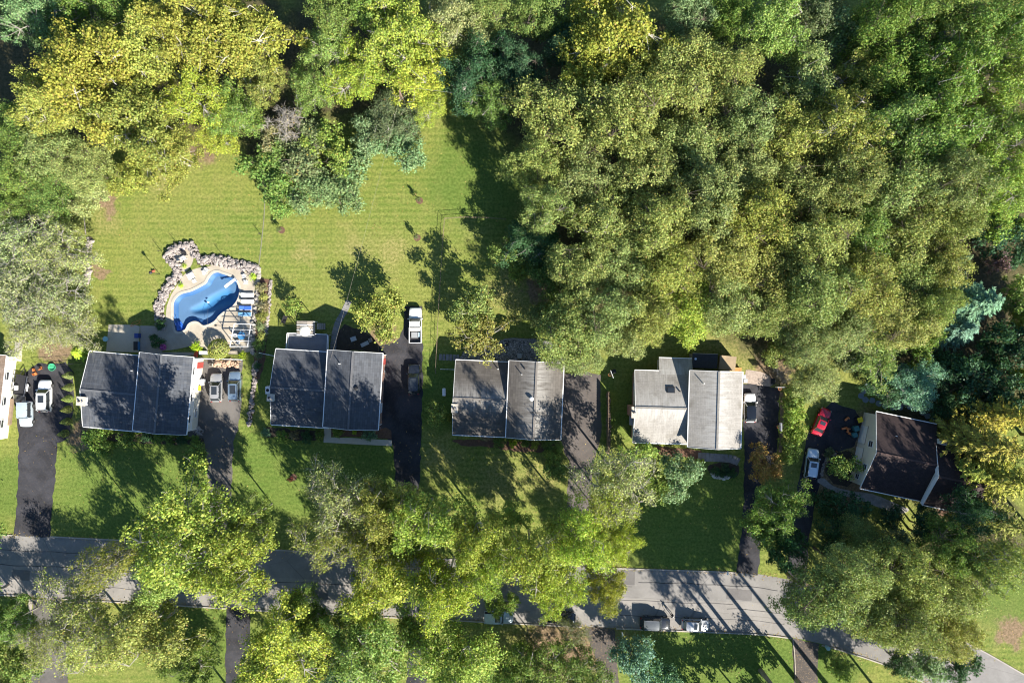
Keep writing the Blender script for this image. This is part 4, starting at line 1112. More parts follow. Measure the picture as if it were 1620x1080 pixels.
TONE = dict(
    OG=((0.250, 0.308, 0.096), 0.012), OY=((0.295, 0.328, 0.082), 0.02), G=((0.170, 0.255, 0.058), 0.006), LG=((0.240, 0.335, 0.075), 0.006),
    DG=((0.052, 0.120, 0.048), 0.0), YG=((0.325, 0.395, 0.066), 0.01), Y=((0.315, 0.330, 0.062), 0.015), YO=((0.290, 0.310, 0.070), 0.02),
    BG=((0.185, 0.285, 0.130), 0.0), GG=((0.315, 0.360, 0.150), 0.0), GOLD=((0.37, 0.355, 0.055), 0.0), TEAL=((0.150, 0.280, 0.170), 0.0),
    OD=((0.155, 0.195, 0.082), 0.01), OR=((0.50, 0.30, 0.08), 0.15), LIME=((0.36, 0.50, 0.04), 0.0), PUR=((0.26, 0.17, 0.17), 0.0), TW=((0.28, 0.26, 0.14), 0.06), RED=((0.26, 0.06, 0.05), 0.0))
WORD = dict(OG='olive green', OY='yellowing olive', G='mid green', LG='fresh light green', DG='dark green', YG='yellow green', Y='golden yellow', YO='brownish yellow', BG='blue green', GG='grey green', GOLD='golden', TEAL='pale teal', OD='dull dark olive', OR='orange brown', LIME='bright lime green', PUR='purplish', TW='straw brown', RED='dark red')

TN = [0]
def tree(px, py, r, h, kind, tone, label=None, group=None, cat='tree', zf=0.62, name=None):
    """A plant whose crown is centred over a spot: its foot stands where the crown's own height puts it."""
    k = TN[0]; TN[0] += 1; rnd = random.Random(k * 31 + 5)
    var = V[kind][k % len(V[kind])]
    zc = h * zf; p = G(px, py, zc); rw = r / 10.0 * (HCAM - zc) / HCAM
    nm = name or {'bush': 'shrub', 'ball': 'shrub', 'cone': 'cone_shrub', 'grass': 'ornamental_grass', 'soft_conifer': 'conifer', 'larch': 'conifer', 'sycamore': 'sycamore_tree', 'maple': 'maple_tree', 'bare': 'bare_tree'}.get(kind, 'broadleaf_tree')
    if nm in ('shrub', 'cone_shrub', 'ornamental_grass'): cat = 'shrub' if nm != 'ornamental_grass' else 'grass plant'
    root = thing(nm, label, cat, (p.x, p.y, 0), rnd.uniform(0, 6.28), group)
    s = rw / var['R']; sz = h / var['h']
    root.scale = (s, s, sz)
    if var['trunk']: mobj('trunk' if cat == 'tree' else 'stem', var['trunk'], root)
    c = mobj('crown' if cat == 'tree' else 'foliage', var['crown'], root)
    (cr, cg, cb), al = TONE[tone]; v = rnd.uniform(0.88, 1.14); hsh = rnd.uniform(0.93, 1.08)
    c.color = (min(1, cr * v * hsh), cg * v, cb * v * rnd.uniform(0.85, 1.15), al * rnd.uniform(0.6, 1.5))
    return root
ORD = ['first', 'second', 'third', 'fourth', 'fifth', 'sixth', 'seventh', 'eighth', 'ninth', 'tenth', 'eleventh', 'twelfth', 'thirteenth']
def row(items, where, frm, group):
    for i, it in enumerate(items):
        px, py, r, h, kind, tone = it
        rr = random.Random(px * 7 + py); h *= rr.uniform(0.82, 1.2); r *= rr.uniform(0.86, 1.0)
        tree(px, py, r, h, kind, tone, f'{WORD[tone]} tree {where}, {ORD[i]} from the {frm}', group)
# ------------------------------------------------------------------ planting
# the wood behind the houses, row by row
W = 'trees of the wood behind the houses'
row([(852, 25, 52, 15.7, 'wood', 'G'), (900, 70, 45, 14.6, 'wood', 'DG'), (1090, 22, 48, 14.6, 'wood', 'BG'), (1150, 28, 48, 15.7, 'wood', 'G'), (1222, 45, 58, 16.8, 'maple', 'LG'), (1290, 20, 48, 13.4, 'wood_loose', 'OD'), (1335, 62, 42, 14.6, 'garden', 'BG'), (1392, 40, 60, 16.8, 'wood', 'G'), (1462, 45, 60, 16.8, 'wood_loose', 'G'), (1535, 45, 65, 16.8, 'wood', 'G'), (1605, 40, 62, 16.8, 'wood_loose', 'G')], 'in the top row of the wood', 'clearing', W)
row([(880, 185, 72, 16.8, 'wood', 'OG'), (985, 185, 75, 17.9, 'wood', 'OG'), (1075, 120, 70, 16.8, 'wood', 'OG'), (1145, 120, 62, 16.8, 'wood', 'OY'), (1180, 190, 62, 16.8, 'wood', 'OG'), (1275, 135, 62, 14.6, 'wood_loose', 'OG'), (1345, 130, 58, 15.7, 'maple', 'OY'), (1420, 120, 66, 16.8, 'wood', 'G'), (1495, 125, 68, 17.9, 'maple', 'G'), (1580, 130, 66, 16.8, 'maple', 'LG')], 'in the second row of the wood', 'clearing', W)
row([(845, 262, 55, 17, 'wood', 'OG'), (925, 275, 66, 16.8, 'wood', 'OG'), (1015, 270, 66, 16.8, 'wood', 'OG'), (1095, 235, 66, 16.8, 'wood', 'OG'), (1175, 270, 66, 16.8, 'wood', 'OG'), (1255, 215, 66, 16.8, 'wood', 'OY'), (1330, 205, 66, 16.8, 'maple', 'OY'), (1400, 205, 64, 15.7, 'maple', 'G'), (1475, 205, 68, 16.8, 'maple', 'G'), (1550, 205, 66, 16.8, 'maple', 'G'), (1620, 215, 60, 15.7, 'maple', 'LG')], 'in the third row of the wood', 'clearing', W)
row([(858, 330, 52, 16, 'wood_loose', 'OG'), (950, 345, 60, 15.7, 'wood_loose', 'OG'), (1040, 345, 66, 16.8, 'wood', 'OY'), (1115, 320, 66, 16.8, 'wood', 'OG'), (1195, 345, 66, 16.8, 'wood', 'OY'), (1270, 300, 64, 16.8, 'wood', 'OG'), (1345, 285, 64, 15.7, 'wood', 'OG'), (1425, 285, 68, 16.8, 'wood', 'OG'), (1500, 290, 66, 16.8, 'wood', 'OG'), (1575, 285, 58, 15.7, 'maple', 'LG')], 'in the fourth row of the wood', 'clearing', W)
row([(915, 425, 62, 14.6, 'wood', 'OG'), (985, 420, 60, 14.6, 'wood', 'OG'), (1060, 425, 66, 15.7, 'wood', 'OY'), (1140, 400, 66, 16.8, 'wood', 'OY'), (1215, 425, 66, 15.7, 'wood', 'OY'), (1290, 385, 66, 15.7, 'wood', 'OG'), (1360, 370, 56, 14.6, 'wood_loose', 'G'), (1435, 365, 66, 15.7, 'wood', 'OG'), (1510, 350, 52, 15.7, 'wood', 'OG')], 'in the fifth row of the wood', 'clearing', W)
row([(900, 520, 66, 14.6, 'wood', 'OG'), (960, 500, 60, 14.6, 'wood', 'OG'), (1020, 505, 52, 13.4, 'wood', 'OY'), (1090, 490, 58, 13.4, 'wood', 'YG'), (1150, 480, 58, 13.4, 'wood', 'OG'), (1220, 495, 56, 13.4, 'wood', 'OG'), (1295, 460, 62, 14.6, 'wood', 'OG'), (1365, 450, 64, 14.6, 'wood', 'OY'), (1440, 440, 62, 14.6, 'wood', 'OG'), (1490, 420, 46, 13.4, 'wood', 'OY')], 'in the sixth row of the wood', 'clearing', W)
row([(915, 560, 42, 11.2, 'wood', 'OG'), (985, 535, 42, 11.2, 'wood', 'OG'), (1275, 540, 46, 11.2, 'wood', 'OG'), (1345, 520, 58, 13.4, 'wood', 'OG'), (1420, 510, 60, 13.4, 'wood', 'OY'), (1475, 485, 42, 12.3, 'wood', 'OG')], 'at the near wood edge', 'cobbled patio', W)
tree(1385, 550, 52, 9, 'maple', 'LG', 'light green low tree at the foot of the wood behind the brown roofed house')
tree(1455, 545, 34, 8, 'garden', 'G', 'small green tree between the teal conifer and the wood')
tree(1340, 560, 30, 6, 'garden', 'OD', 'shaded olive tree above the garden lawn of the brown roofed house')
# the edge of the wood over the clearing
tree(838, 380, 46, 9, 'wood_loose', 'DG', 'dark green tree at the wood edge below the shaded lawn')
tree(805, 400, 30, 6, 'garden', 'G', 'mid green bushy tree beside the fenced lawn corner')
tree(860, 432, 32, 6, 'garden', 'G', 'low green tree above the straw coloured patch')
tree(818, 432, 20, 3, 'bush', 'LG', 'light green bush on the wood edge above the straw patch')
tree(850, 500, 22, 4, 'small', 'OG', 'small olive tree beside the straw coloured patch')
# trees above the clearing
tree(715, 35, 55, 14, 'wood_loose', 'GG', 'grey green tree at the top above the cable')
tree(770, 20, 45, 13, 'wood', 'OG', 'olive tree at the top beside the grey green tree')
tree(775, 95, 50, 12, 'wood_loose', 'DG', 'dark green tree behind the deep lawn shade')
tree(735, 130, 50, 12, 'maple', 'DG', 'dark green tree beside the bright yellow green tree')
tree(775, 165, 42, 11, 'maple', 'G', 'mid green tree drooping over the deep lawn shade')
tree(820, 110, 45, 13, 'wood', 'DG', 'dark green tree between the deep shade and the golden sycamore')
tree(965, 55, 92, 19, 'sycamore', 'Y', 'large golden sycamore with white limbs in the wood')
tree(1010, 120, 55, 15, 'sycamore', 'YO', 'brownish yellow sycamore below the large golden one')
tree(925, 120, 50, 14, 'sycamore', 'Y', 'yellow sycamore crown over the olive wood')
tree(630, 60, 68, 15, 'maple', 'YG', 'bright yellow green tree at the top of the clearing')
tree(668, 110, 58, 13, 'maple', 'YG', 'bright yellow green tree over the cable end')
tree(560, 120, 48, 12, 'maple', 'YG', 'yellow green tree above the grey bare tree')
tree(520, 75, 46, 13, 'maple', 'LG', 'light green tree between the golden and the yellow green crowns')
tree(530, 20, 48, 14, 'wood', 'G', 'mid green tree at the top edge beside the golden sycamore')
tree(590, 15, 45, 14, 'maple', 'G', 'dark mid green tree at the top edge above the yellow green crowns')
tree(490, 140, 40, 10, 'wood_loose', 'G', 'mid green tree just above the grey bare tree')
tree(678, 165, 34, 8, 'maple', 'YG', 'low yellow green tree at the clearing corner')
tree(625, 185, 48, 8, 'wood_loose', 'OD', 'dull dark olive tree at the top of the back lawn')
tree(640, 225, 44, 6, 'garden', 'BG', 'blue green low tree at the top of the back lawn')
tree(585, 205, 36, 6, 'garden', 'BG', 'blue green bushy tree beside the dull olive tree')
tree(456, 195, 40, 9, 'bare', 'TW', 'grey bare branched tree over the thicket')
tree(430, 215, 34, 6, 'garden', 'TW', 'straw brown half bare tree beside the bare branched one')
tree(430, 265, 44, 6, 'garden', 'G', 'mid green tree at the lawn corner of the thicket')
tree(478, 245, 46, 7, 'garden', 'OD', 'dull olive tree in the middle of the thicket')
tree(522, 235, 44, 7, 'garden', 'LG', 'light green tree in the thicket behind the lawn')
tree(540, 298, 42, 5, 'garden', 'BG', 'pale blue green tree bulging onto the back lawn')
tree(495, 300, 42, 5.5, 'garden', 'BG', 'blue green tree in the lower thicket')
tree(450, 300, 38, 5, 'garden', 'G', 'mid green tree at the lower thicket corner')
tree(560, 255, 36, 5, 'bush', 'BG', 'blue green bush in the thicket behind the pale crown')
# golden sycamores, upper left
tree(150, 125, 88, 19, 'sycamore', 'Y', 'large golden sycamore with bare white limbs over the left wood')
tree(215, 195, 72, 17, 'sycamore', 'YO', 'brownish yellow sycamore over the lawn corner')
tree(260, 240, 58, 13, 'sycamore', 'Y', 'yellow sycamore hanging over the lawn by the dirt patch')
tree(90, 175, 60, 16, 'sycamore', 'YO', 'brownish yellow sycamore on the outer side of the left wood')
tree(225, 75, 66, 18, 'sycamore', 'YO', 'brownish yellow sycamore between the two golden ones')
tree(370, 55, 84, 19, 'sycamore', 'Y', 'broad golden sycamore at the top beside the dark hollow')
tree(300, 50, 62, 18, 'sycamore', 'Y', 'golden sycamore beside the broad one at the top')
tree(410, 120, 44, 13, 'sycamore', 'YO', 'yellowing sycamore crown below the broad golden one')
tree(312, 160, 52, 13, 'maple', 'YG', 'yellow green tree below the broad golden sycamore')
tree(372, 180, 48, 10, 'maple', 'G', 'mid green tree beside the bare branched tree')
tree(345, 215, 36, 8, 'maple', 'YG', 'yellow green tree above the dirt patch')
tree(205, 285, 34, 6, 'garden', 'Y', 'low golden tree on the lawn edge')
tree(60, 25, 52, 15, 'maple', 'BG', 'blue green tree in the upper left corner')
tree(130, 15, 48, 15, 'maple', 'G', 'mid green tree at the top beside the blue green one')
tree(200, 10, 45, 15, 'wood', 'G', 'green tree at the top between sycamores')
tree(10, 30, 40, 13, 'maple', 'DG', 'dark green tree in the very corner of the left wood')
tree(35, 205, 52, 13, 'wood', 'G', 'mid green tree at the edge below the shaded gap')
tree(80, 240, 54, 13, 'wood', 'OG', 'olive tree in the left wood below the sycamores')
tree(25, 275, 50, 12, 'wood', 'G', 'mid green tree on the outer edge of the left wood')
tree(130, 265, 48, 11, 'wood', 'OG', 'olive tree at the lawn side of the left wood')
tree(75, 305, 46, 10, 'wood', 'G', 'mid green tree above the grey twiggy trees')
tree(140, 310, 34, 7, 'garden', 'GG', 'grey green tree at the lawn corner')
tree(10, 330, 38, 10, 'wood', 'G', 'mid green tree above the grey twiggy trees at the edge')
tree(30, 385, 58, 10, 'twiggy', 'GG', 'grey twiggy tree at the edge of the left yard')
tree(95, 390, 56, 10, 'twiggy', 'GG', 'grey twiggy tree beside the sloping lawn')
tree(25, 460, 58, 10, 'twiggy', 'GG', 'grey green twiggy tree above the edge house')
tree(92, 465, 60, 10, 'twiggy', 'GG', 'broad grey twiggy tree casting shade on the lawn')
tree(50, 520, 48, 8, 'twiggy', 'GG', 'low twiggy tree beside the slab path')
tree(115, 520, 42, 8, 'twiggy', 'GG', 'twiggy tree just above the lime conifer')
# garden trees and shrubs behind the houses
tree(597, 492, 42, 6.5, 'garden', 'YO', 'yellowing tree beside the curved garden path')
tree(462, 486, 18, 4, 'small', 'LG', 'small pale green tree by the planted bed')
tree(752, 488, 40, 8.5, 'open', 'OG', 'open grey limbed tree behind the brown grey roofed house')
tree(760, 530, 42, 8, 'open', 'YO', 'yellowing tree hanging over the cobbled patio')
tree(122, 557, 18, 3.5, 'soft_conifer', 'LIME', 'bright lime conifer beside the black wire pen')
tree(345, 552, 17, 2.4, 'ball', 'OY', 'large round clipped shrub at the pool gate', zf=0.5)
tree(311, 549, 9, 2.0, 'bush', 'LIME', 'lime green bush at the corner of the pool deck', zf=0.4)
tree(384, 562, 7, 1.4, 'bush', 'LIME', 'small lime bush below the white pergola', zf=0.4)
tree(286.5, 452, 6, 0.9, 'grass', 'LIME', 'yellow green grass plant on the upper pool deck', zf=0.3)
tree(401, 438, 8, 1.2, 'grass', 'LIME', 'yellow green grass plant behind the white deck chair', zf=0.3)
tree(292, 421, 6, 0.6, 'grass', 'YG', 'low yellow grass plant in the stone nook', zf=0.3)
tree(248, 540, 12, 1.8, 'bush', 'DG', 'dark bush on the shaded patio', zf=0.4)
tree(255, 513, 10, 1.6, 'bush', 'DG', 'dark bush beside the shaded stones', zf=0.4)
for i, (x, y, t, r) in enumerate([(415, 455, 'TW', 10), (417, 470, 'YO', 10), (414, 484, 'TW', 11), (416, 500, 'YO', 11), (413, 516, 'OD', 11), (415, 532, 'YO', 11), (411, 546, 'G', 11), (409, 562, 'OD', 10), (408, 578, 'DG', 9), (420, 486, 'TW', 8)]):
    tree(x, y, r, 1.3, 'grass' if i % 3 else 'bush', t, f'{WORD[t]} plant in the bed beside the pool, {ORD[i]} from its lawn end', 'plants in the bed beside the pool', zf=0.3)
for i, (x, y) in enumerate([(107, 594), (107, 613), (106, 631), (104.5, 648), (103.5, 667), (99.5, 686)]):
    tree(x, y, 7.2, 2.3, 'cone', 'OG', f'cone shaped shrub beside the black driveway, {ORD[i]} from the wire pen', 'cone shrubs beside the driveway', zf=0.35)
for i, (x, y, hh) in enumerate([(663, 316, 'near the top of the back lawn'), (659, 375, 'above the wire fence'), (443, 363, 'beside the lawn edging wire'), (462, 756, 'on the front lawn of the charcoal roofed house')]):
    p = G(x, y)
    tree(x, y, 4.5 if i < 3 else 4, 2.3, 'small', 'OD' if i < 3 else 'RED', f'young sapling in a mulch ring {hh}', 'young saplings in mulch rings', zf=0.3, name='sapling_tree')
    ring = MB().prism([(math.cos(a) * 0.55, math.sin(a) * 0.55) for a in [k * math.tau / 12 for k in range(12)]], 0.0, 0.05).build('mulch_ring', M_mulch, None, (p.x * 0.993, p.y * 0.993, 0.003)); tag(ring, None, None, None, 'structure')
# front gardens
tree(150, 694, 24, 3.2, 'bush', 'LG', 'broad light green bush at the front corner of the blue grey roofed house', zf=0.5)
tree(203, 696, 17, 2.4, 'bush', 'G', 'round green bush under the front wall of the blue grey roofed house', zf=0.5)
tree(165, 708, 14, 2.2, 'bush', 'G', 'lower green bush in front of the broad light green one', zf=0.5)
for i, (x, y, r, t) in enumerate([(232, 690, 11, 'DG'), (250, 692, 11, 'G'), (268, 694, 11, 'G'), (287, 696, 10, 'DG'), (310, 696, 9, 'G')]):
    tree(x, y, r, 1.3, 'bush', t, f'{WORD[t]} bush under the blue grey roofed house front, {ORD[i]} from the round bush', 'foundation bushes of the blue grey roofed house', zf=0.4)
tree(308, 720, 20, 4.5, 'small', 'G', 'small green tree on the front lawn beside the grey driveway')
tree(421, 683, 9, 1.2, 'bush', 'TEAL', 'blue green shrub at the front corner of the charcoal roofed house', zf=0.4)
tree(585, 688, 12, 1.7, 'bush', 'TEAL', 'round blue green shrub beside the pale walk', zf=0.4)
for i, (x, y, r, t) in enumerate([(447, 689, 11, 'G'), (466, 688, 9, 'TW'), (486, 691, 11, 'DG'), (505, 688, 8, 'G'), (534, 684, 10, 'LG'), (561, 682, 5, 'LIME')]):
    tree(x, y, r, 1.2, 'bush', t, f'{WORD[t]} foundation bush of the charcoal roofed house, {ORD[i]} from its front corner', 'foundation bushes of the charcoal roofed house', zf=0.4)
tree(690, 655, 20, 3.6, 'small', 'LG', 'light green bushy tree beside the black driveway edge', zf=0.5)
tree(713, 662, 8, 1.6, 'bush', 'YO', 'yellowing bush under the chimney of the brown grey roofed house', zf=0.4)
for i, (x, y, r, t) in enumerate([(790, 700, 10, 'G'), (811, 702, 7, 'LIME'), (832, 701, 8, 'G'), (846, 703, 8, 'YG'), (868, 705, 11, 'G'), (885, 707, 9, 'LG')]):
    tree(x, y, r, 1.2, 'bush', t, f'{WORD[t]} foundation bush of the brown grey roofed house, {ORD[i]} from its porch', 'foundation bushes of the brown grey roofed house', zf=0.4)
tree(880, 745, 20, 3.2, 'small', 'G', 'green bushy tree on the driveway side of the shaded front lawn')
tree(873, 725, 14, 2.5, 'bush', 'LG', 'light green bush above the green bushy driveway tree')
tree(980, 758, 62, 15.5, 'twiggy', 'GG', 'twiggy grey green tree in front of the pale roofed house')
tree(960, 800, 48, 16, 'twiggy', 'YG', 'twiggy yellow green tree beside the worn driveway')
tree(1005, 725, 34, 6, 'garden', 'LG', 'light green tree at the front corner of the pale roofed house')
tree(1076, 752, 38, 6.5, 'garden', 'BG', 'dense blue green tree on the front lawn of the pale roofed house')
tree(1045, 770, 22, 4, 'small', 'G', 'small green tree beside the dense blue green one')
tree(1108, 730, 6, 1.0, 'bush', 'LIME', 'little lime bush by the grey block path', zf=0.3)
for i, (x, y, r) in enumerate([(1132, 744, 9), (1147, 741, 9), (1158, 748, 9), (1142, 750, 7)]):
    tree(x, y, r, 1.1, 'bush', 'DG', f'dark green bush in the oval front bed, {ORD[i]} from its stone end', 'bushes in the oval front bed', zf=0.4)
tree(1207, 734, 31, 4.8, 'garden', 'OR', 'orange brown autumn tree beside the black driveway')
# hedge and trees between the two black driveways
for i, (x, y, r, h) in enumerate([(1258, 630, 20, 4), (1256, 655, 21, 4.2), (1256, 680, 20, 4), (1254, 703, 18, 3.6), (1250, 725, 14, 3)]):
    tree(x, y, r, h, 'bush', 'LG' if i % 2 else 'G', f'hedge bush between the two black driveways, {ORD[i]} from the wood', 'hedge bushes between the driveways', zf=0.6)
tree(1292, 600, 42, 8, 'wood', 'OG', 'olive tree above the red car')
tree(1241, 588, 20, 3, 'bare', 'TW', 'bare straw coloured bush above the ball hoop')
tree(1232, 560, 26, 6, 'garden', 'OG', 'olive tree at the wood edge above the bare bush')
tree(1232, 800, 44, 13, 'maple', 'G', 'dark glossy tree between the two black driveways')
tree(1205, 838, 32, 10, 'garden', 'G', 'lower green tree beside the shaded driveway')
tree(1245, 860, 34, 12, 'garden', 'DG', 'dark green tree at the road end of the driveways')
tree(1335, 738, 25, 4.5, 'small', 'G', 'round green tree in front of the garage gable', zf=0.6)
tree(1308, 795, 25, 3.5, 'bush', 'DG', 'dark bush beside the pale stone walk')
tree(1345, 805, 30, 5, 'small', 'DG', 'dark green tree below the pale stone walk')
tree(1312, 716, 9, 1.6, 'bush', 'OD', 'small dull bush by the silver car')
tree(1356, 855, 38, 8, 'wood', 'OG', 'olive tree below the brown roofed house')
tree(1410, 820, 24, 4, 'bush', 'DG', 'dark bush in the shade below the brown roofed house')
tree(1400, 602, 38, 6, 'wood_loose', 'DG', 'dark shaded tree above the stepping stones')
tree(1448, 605, 46, 9, 'wood_loose', 'TEAL', 'teal leaved tree above the brown roofed house')
tree(1552, 478, 56, 13, 'soft_conifer', 'TEAL', 'large pale teal conifer at the edge of the wood')
tree(1525, 520, 40, 9, 'soft_conifer', 'TEAL', 'teal conifer below the large one')
tree(1520, 408, 24, 8, 'soft_conifer', 'BG', 'blue green conifer in the gap above the large teal one')
tree(1582, 415, 20, 6, 'small', 'PUR', 'purplish small tree in the dark gap')
tree(1608, 470, 32, 8, 'garden', 'LG', 'light green tree beside the large teal conifer')
tree(1612, 510, 26, 6, 'garden', 'YG', 'yellow green tree below the light green one at the edge')
tree(1590, 350, 34, 7, 'garden', 'LG', 'light green tree at the edge above the dark gap')
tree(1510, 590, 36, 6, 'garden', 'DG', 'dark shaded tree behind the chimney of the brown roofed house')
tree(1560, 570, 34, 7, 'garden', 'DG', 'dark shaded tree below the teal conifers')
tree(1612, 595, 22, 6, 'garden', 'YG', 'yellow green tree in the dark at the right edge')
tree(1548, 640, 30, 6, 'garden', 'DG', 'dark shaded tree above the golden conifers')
tree(1572, 705, 58, 19.5, 'larch', 'GOLD', 'tall golden conifer beside the brown roofed house')
tree(1600, 760, 55, 18.0, 'larch', 'GOLD', 'golden conifer at the right edge')
tree(1535, 745, 34, 12.0, 'larch', 'YG', 'yellow green conifer against the brown roof')
tree(1600, 660, 45, 16.5, 'larch', 'GOLD', 'golden conifer above the tall one')
tree(1585, 825, 48, 16.5, 'larch', 'YO', 'brownish golden conifer below the others')
tree(1530, 815, 42, 14, 'wood_loose', 'DG', 'dark green tree below the golden conifers')
tree(1600, 890, 44, 12.0, 'twiggy', 'OY', 'yellowing thin tree beside the bright verge')
tree(1560, 890, 46, 20, 'wood_loose', 'OG', 'olive tree between the conifers and the road trees')
# the big olive trees over the road bend
row([(1290, 945, 62, 17.6, 'wood', 'OG'), (1345, 905, 54, 18.9, 'wood', 'OG'), (1375, 970, 54, 16.2, 'wood', 'OG'), (1440, 905, 62, 18.9, 'wood', 'OG'), (1430, 985, 58, 17.6, 'wood', 'OG'), (1505, 930, 60, 17.6, 'wood', 'OG'), (1500, 1000, 48, 14.9, 'wood', 'OY')], 'in the clump over the road bend', 'driveways', 'trees over the road bend')
tree(1462, 1052, 34, 7, 'garden', 'BG', 'blue green tree below the road bend clump')
tree(1515, 1055, 30, 6, 'garden', 'DG', 'dark green tree at the lower road bend')
tree(1420, 1045, 24, 5, 'garden', 'DG', 'dark bushy tree at the road edge below the bend clump')
# street and front-yard trees
tree(300, 840, 88, 24.4, 'maple', 'YG', 'broad yellow green maple over the road by the grey driveway')
tree(370, 890, 66, 22.4, 'maple', 'YG', 'yellow green maple reaching over the road')
tree(262, 905, 46, 17, 'maple', 'LG', 'light green maple on the far side of the broad one')
tree(395, 820, 36, 15.0, 'maple', 'LG', 'light green tree on the lawn edge beside the broad maple')
tree(118, 958, 56, 10, 'twiggy', 'OY', 'sparse yellowing tree over the road by the mailbox')
tree(178, 888, 40, 20, 'twiggy', 'YO', 'brownish yellow sparse tree over the road')
tree(235, 1000, 72, 14, 'maple', 'YO', 'brownish yellow maple below the road')
tree(150, 1010, 68, 13, 'twiggy', 'OY', 'twiggy yellowing tree beside the lower driveway')
tree(15, 985, 38, 10, 'maple', 'G', 'mid green tree on the verge beside the mailbox')
tree(30, 1060, 40, 8, 'garden', 'G', 'green tree in the lower left corner')
tree(455, 1020, 74, 15, 'maple', 'YG', 'yellow green maple below the road beside the black driveway')
tree(420, 1060, 50, 13, 'maple', 'G', 'mid green maple in front of the yellow green one')
tree(480, 970, 46, 11, 'maple', 'G', 'shaded green maple at the lower road edge')
tree(590, 1030, 74, 15, 'maple', 'LG', 'round light green maple below the road')
tree(570, 975, 48, 11, 'maple', 'G', 'darker maple crown behind the round light green one')
tree(540, 785, 62, 20.6, 'twiggy', 'GG', 'grey twiggy tree on the front lawn of the charcoal roofed house')
tree(520, 850, 48, 18.7, 'twiggy', 'OY', 'yellowing twiggy tree at the road edge')
tree(610, 800, 52, 20.6, 'maple', 'OY', 'yellowing olive maple beside the black driveway')
tree(665, 825, 62, 22.4, 'maple', 'LG', 'light green maple over the lower black driveway')
tree(618, 905, 72, 18, 'maple', 'YG', 'bright yellow green maple over the road')
tree(705, 930, 56, 22.4, 'maple', 'YG', 'yellow green maple reaching toward the parked silver truck')
tree(745, 845, 55, 20.6, 'maple', 'YG', 'yellow green maple at the edge of the shaded front lawn')
tree(590, 865, 44, 18.7, 'twiggy', 'OY', 'twiggy olive tree between two maples at the road')
tree(770, 900, 42, 18.7, 'maple', 'LG', 'light green maple over the road above the silver truck')
tree(812, 818, 26, 7, 'garden', 'LG', 'light green tree standing in the shaded front lawn')
tree(840, 880, 60, 22.4, 'maple', 'YG', 'vivid yellow green maple over the road above the black car')
tree(915, 850, 56, 20.6, 'maple', 'YG', 'vivid yellow green maple at the mouth of the worn driveway')
tree(880, 925, 46, 18.7, 'maple', 'YG', 'yellow maple bough hanging over the road')
tree(960, 930, 36, 13, 'maple', 'Y', 'golden maple by the open stretch of road')
tree(975, 855, 34, 15.0, 'maple', 'YG', 'yellow green maple beside the dark front lawn')
tree(790, 955, 26, 6, 'garden', 'G', 'small green tree over the parked silver truck')
tree(720, 1050, 74, 15, 'maple', 'LG', 'olive light green maple below the parked silver truck')
tree(850, 1055, 54, 12, 'maple', 'G', 'mid green tree below the parked black car')
tree(920, 1065, 44, 11, 'maple', 'G', 'green tree beside the leaf strewn driveway')
tree(835, 1010, 24, 7, 'twiggy', 'OD', 'dull twiggy tree on the brown verge')
tree(905, 1000, 28, 8, 'twiggy', 'OD', 'dull twiggy tree hiding the parked black car')
tree(1005, 1045, 40, 9, 'garden', 'TEAL', 'teal tree on the verge below the black wagon')
tree(1050, 1075, 30, 8, 'garden', 'TEAL', 'teal tree at the bottom edge of the dark lawn')
tree(1330, 1060, 20, 4, 'bush', 'LG', 'green bush beside the leaf strewn lower driveway')
tree(505, 1005, 46, 12, 'maple', 'G', 'mid green maple between the two bright maples below the road')
tree(530, 1060, 46, 12, 'maple', 'DG', 'dark maple at the bottom edge between two bright maples')
tree(655, 1000, 34, 9, 'maple', 'G', 'green maple at the mouth of the dark lower driveway')
tree(790, 1065, 44, 10, 'maple', 'G', 'green maple at the bottom edge beside the olive light green one')
tree(300, 1040, 44, 11, 'maple', 'G', 'mid green maple at the bottom edge beside the brownish yellow one')
tree(75, 1010, 44, 10, 'twiggy', 'OY', 'thin yellowing tree beside the timber edging')
tree(590, 940, 40, 13, 'maple', 'YG', 'yellow green maple at the middle of the shaded road')
tree(1545, 600, 44, 9, 'garden', 'DG', 'dark green tree between the teal conifers and the golden ones')
tree(1590, 630, 40, 10, 'garden', 'DG', 'dark green tree above the golden conifers at the right edge')
tree(1500, 645, 26, 5, 'garden', 'DG', 'low dark tree at the rear corner of the brown roofed house')
tree(1600, 545, 40, 10, 'garden', 'DG', 'dark green tree below the yellow green one at the right edge')
tree(1575, 372, 40, 6, 'garden', 'DG', 'dark low tree inside the dark gap of the wood')
tree(1615, 400, 38, 6, 'garden', 'DG', 'dark low tree at the right edge of the dark gap')
tree(1465, 835, 36, 7, 'garden', 'DG', 'dark green tree under the lower roof of the brown roofed house')
tree(1500, 866, 46, 16, 'wood', 'G', 'green tree above the road bend clump')
tree(1315, 845, 30, 6, 'garden', 'DG', 'dark green tree beside the foot of the black driveway')
tree(1405, 862, 32, 8, 'garden', 'OD', 'dull olive tree above the road bend clump')
tree(1545, 690, 26, 8, 'garden', 'DG', 'dark green tree against the golden conifer and brown roof')
tree(1598, 315, 30, 9, 'garden', 'LG', 'light green tree at the edge beside the fourth wood row')
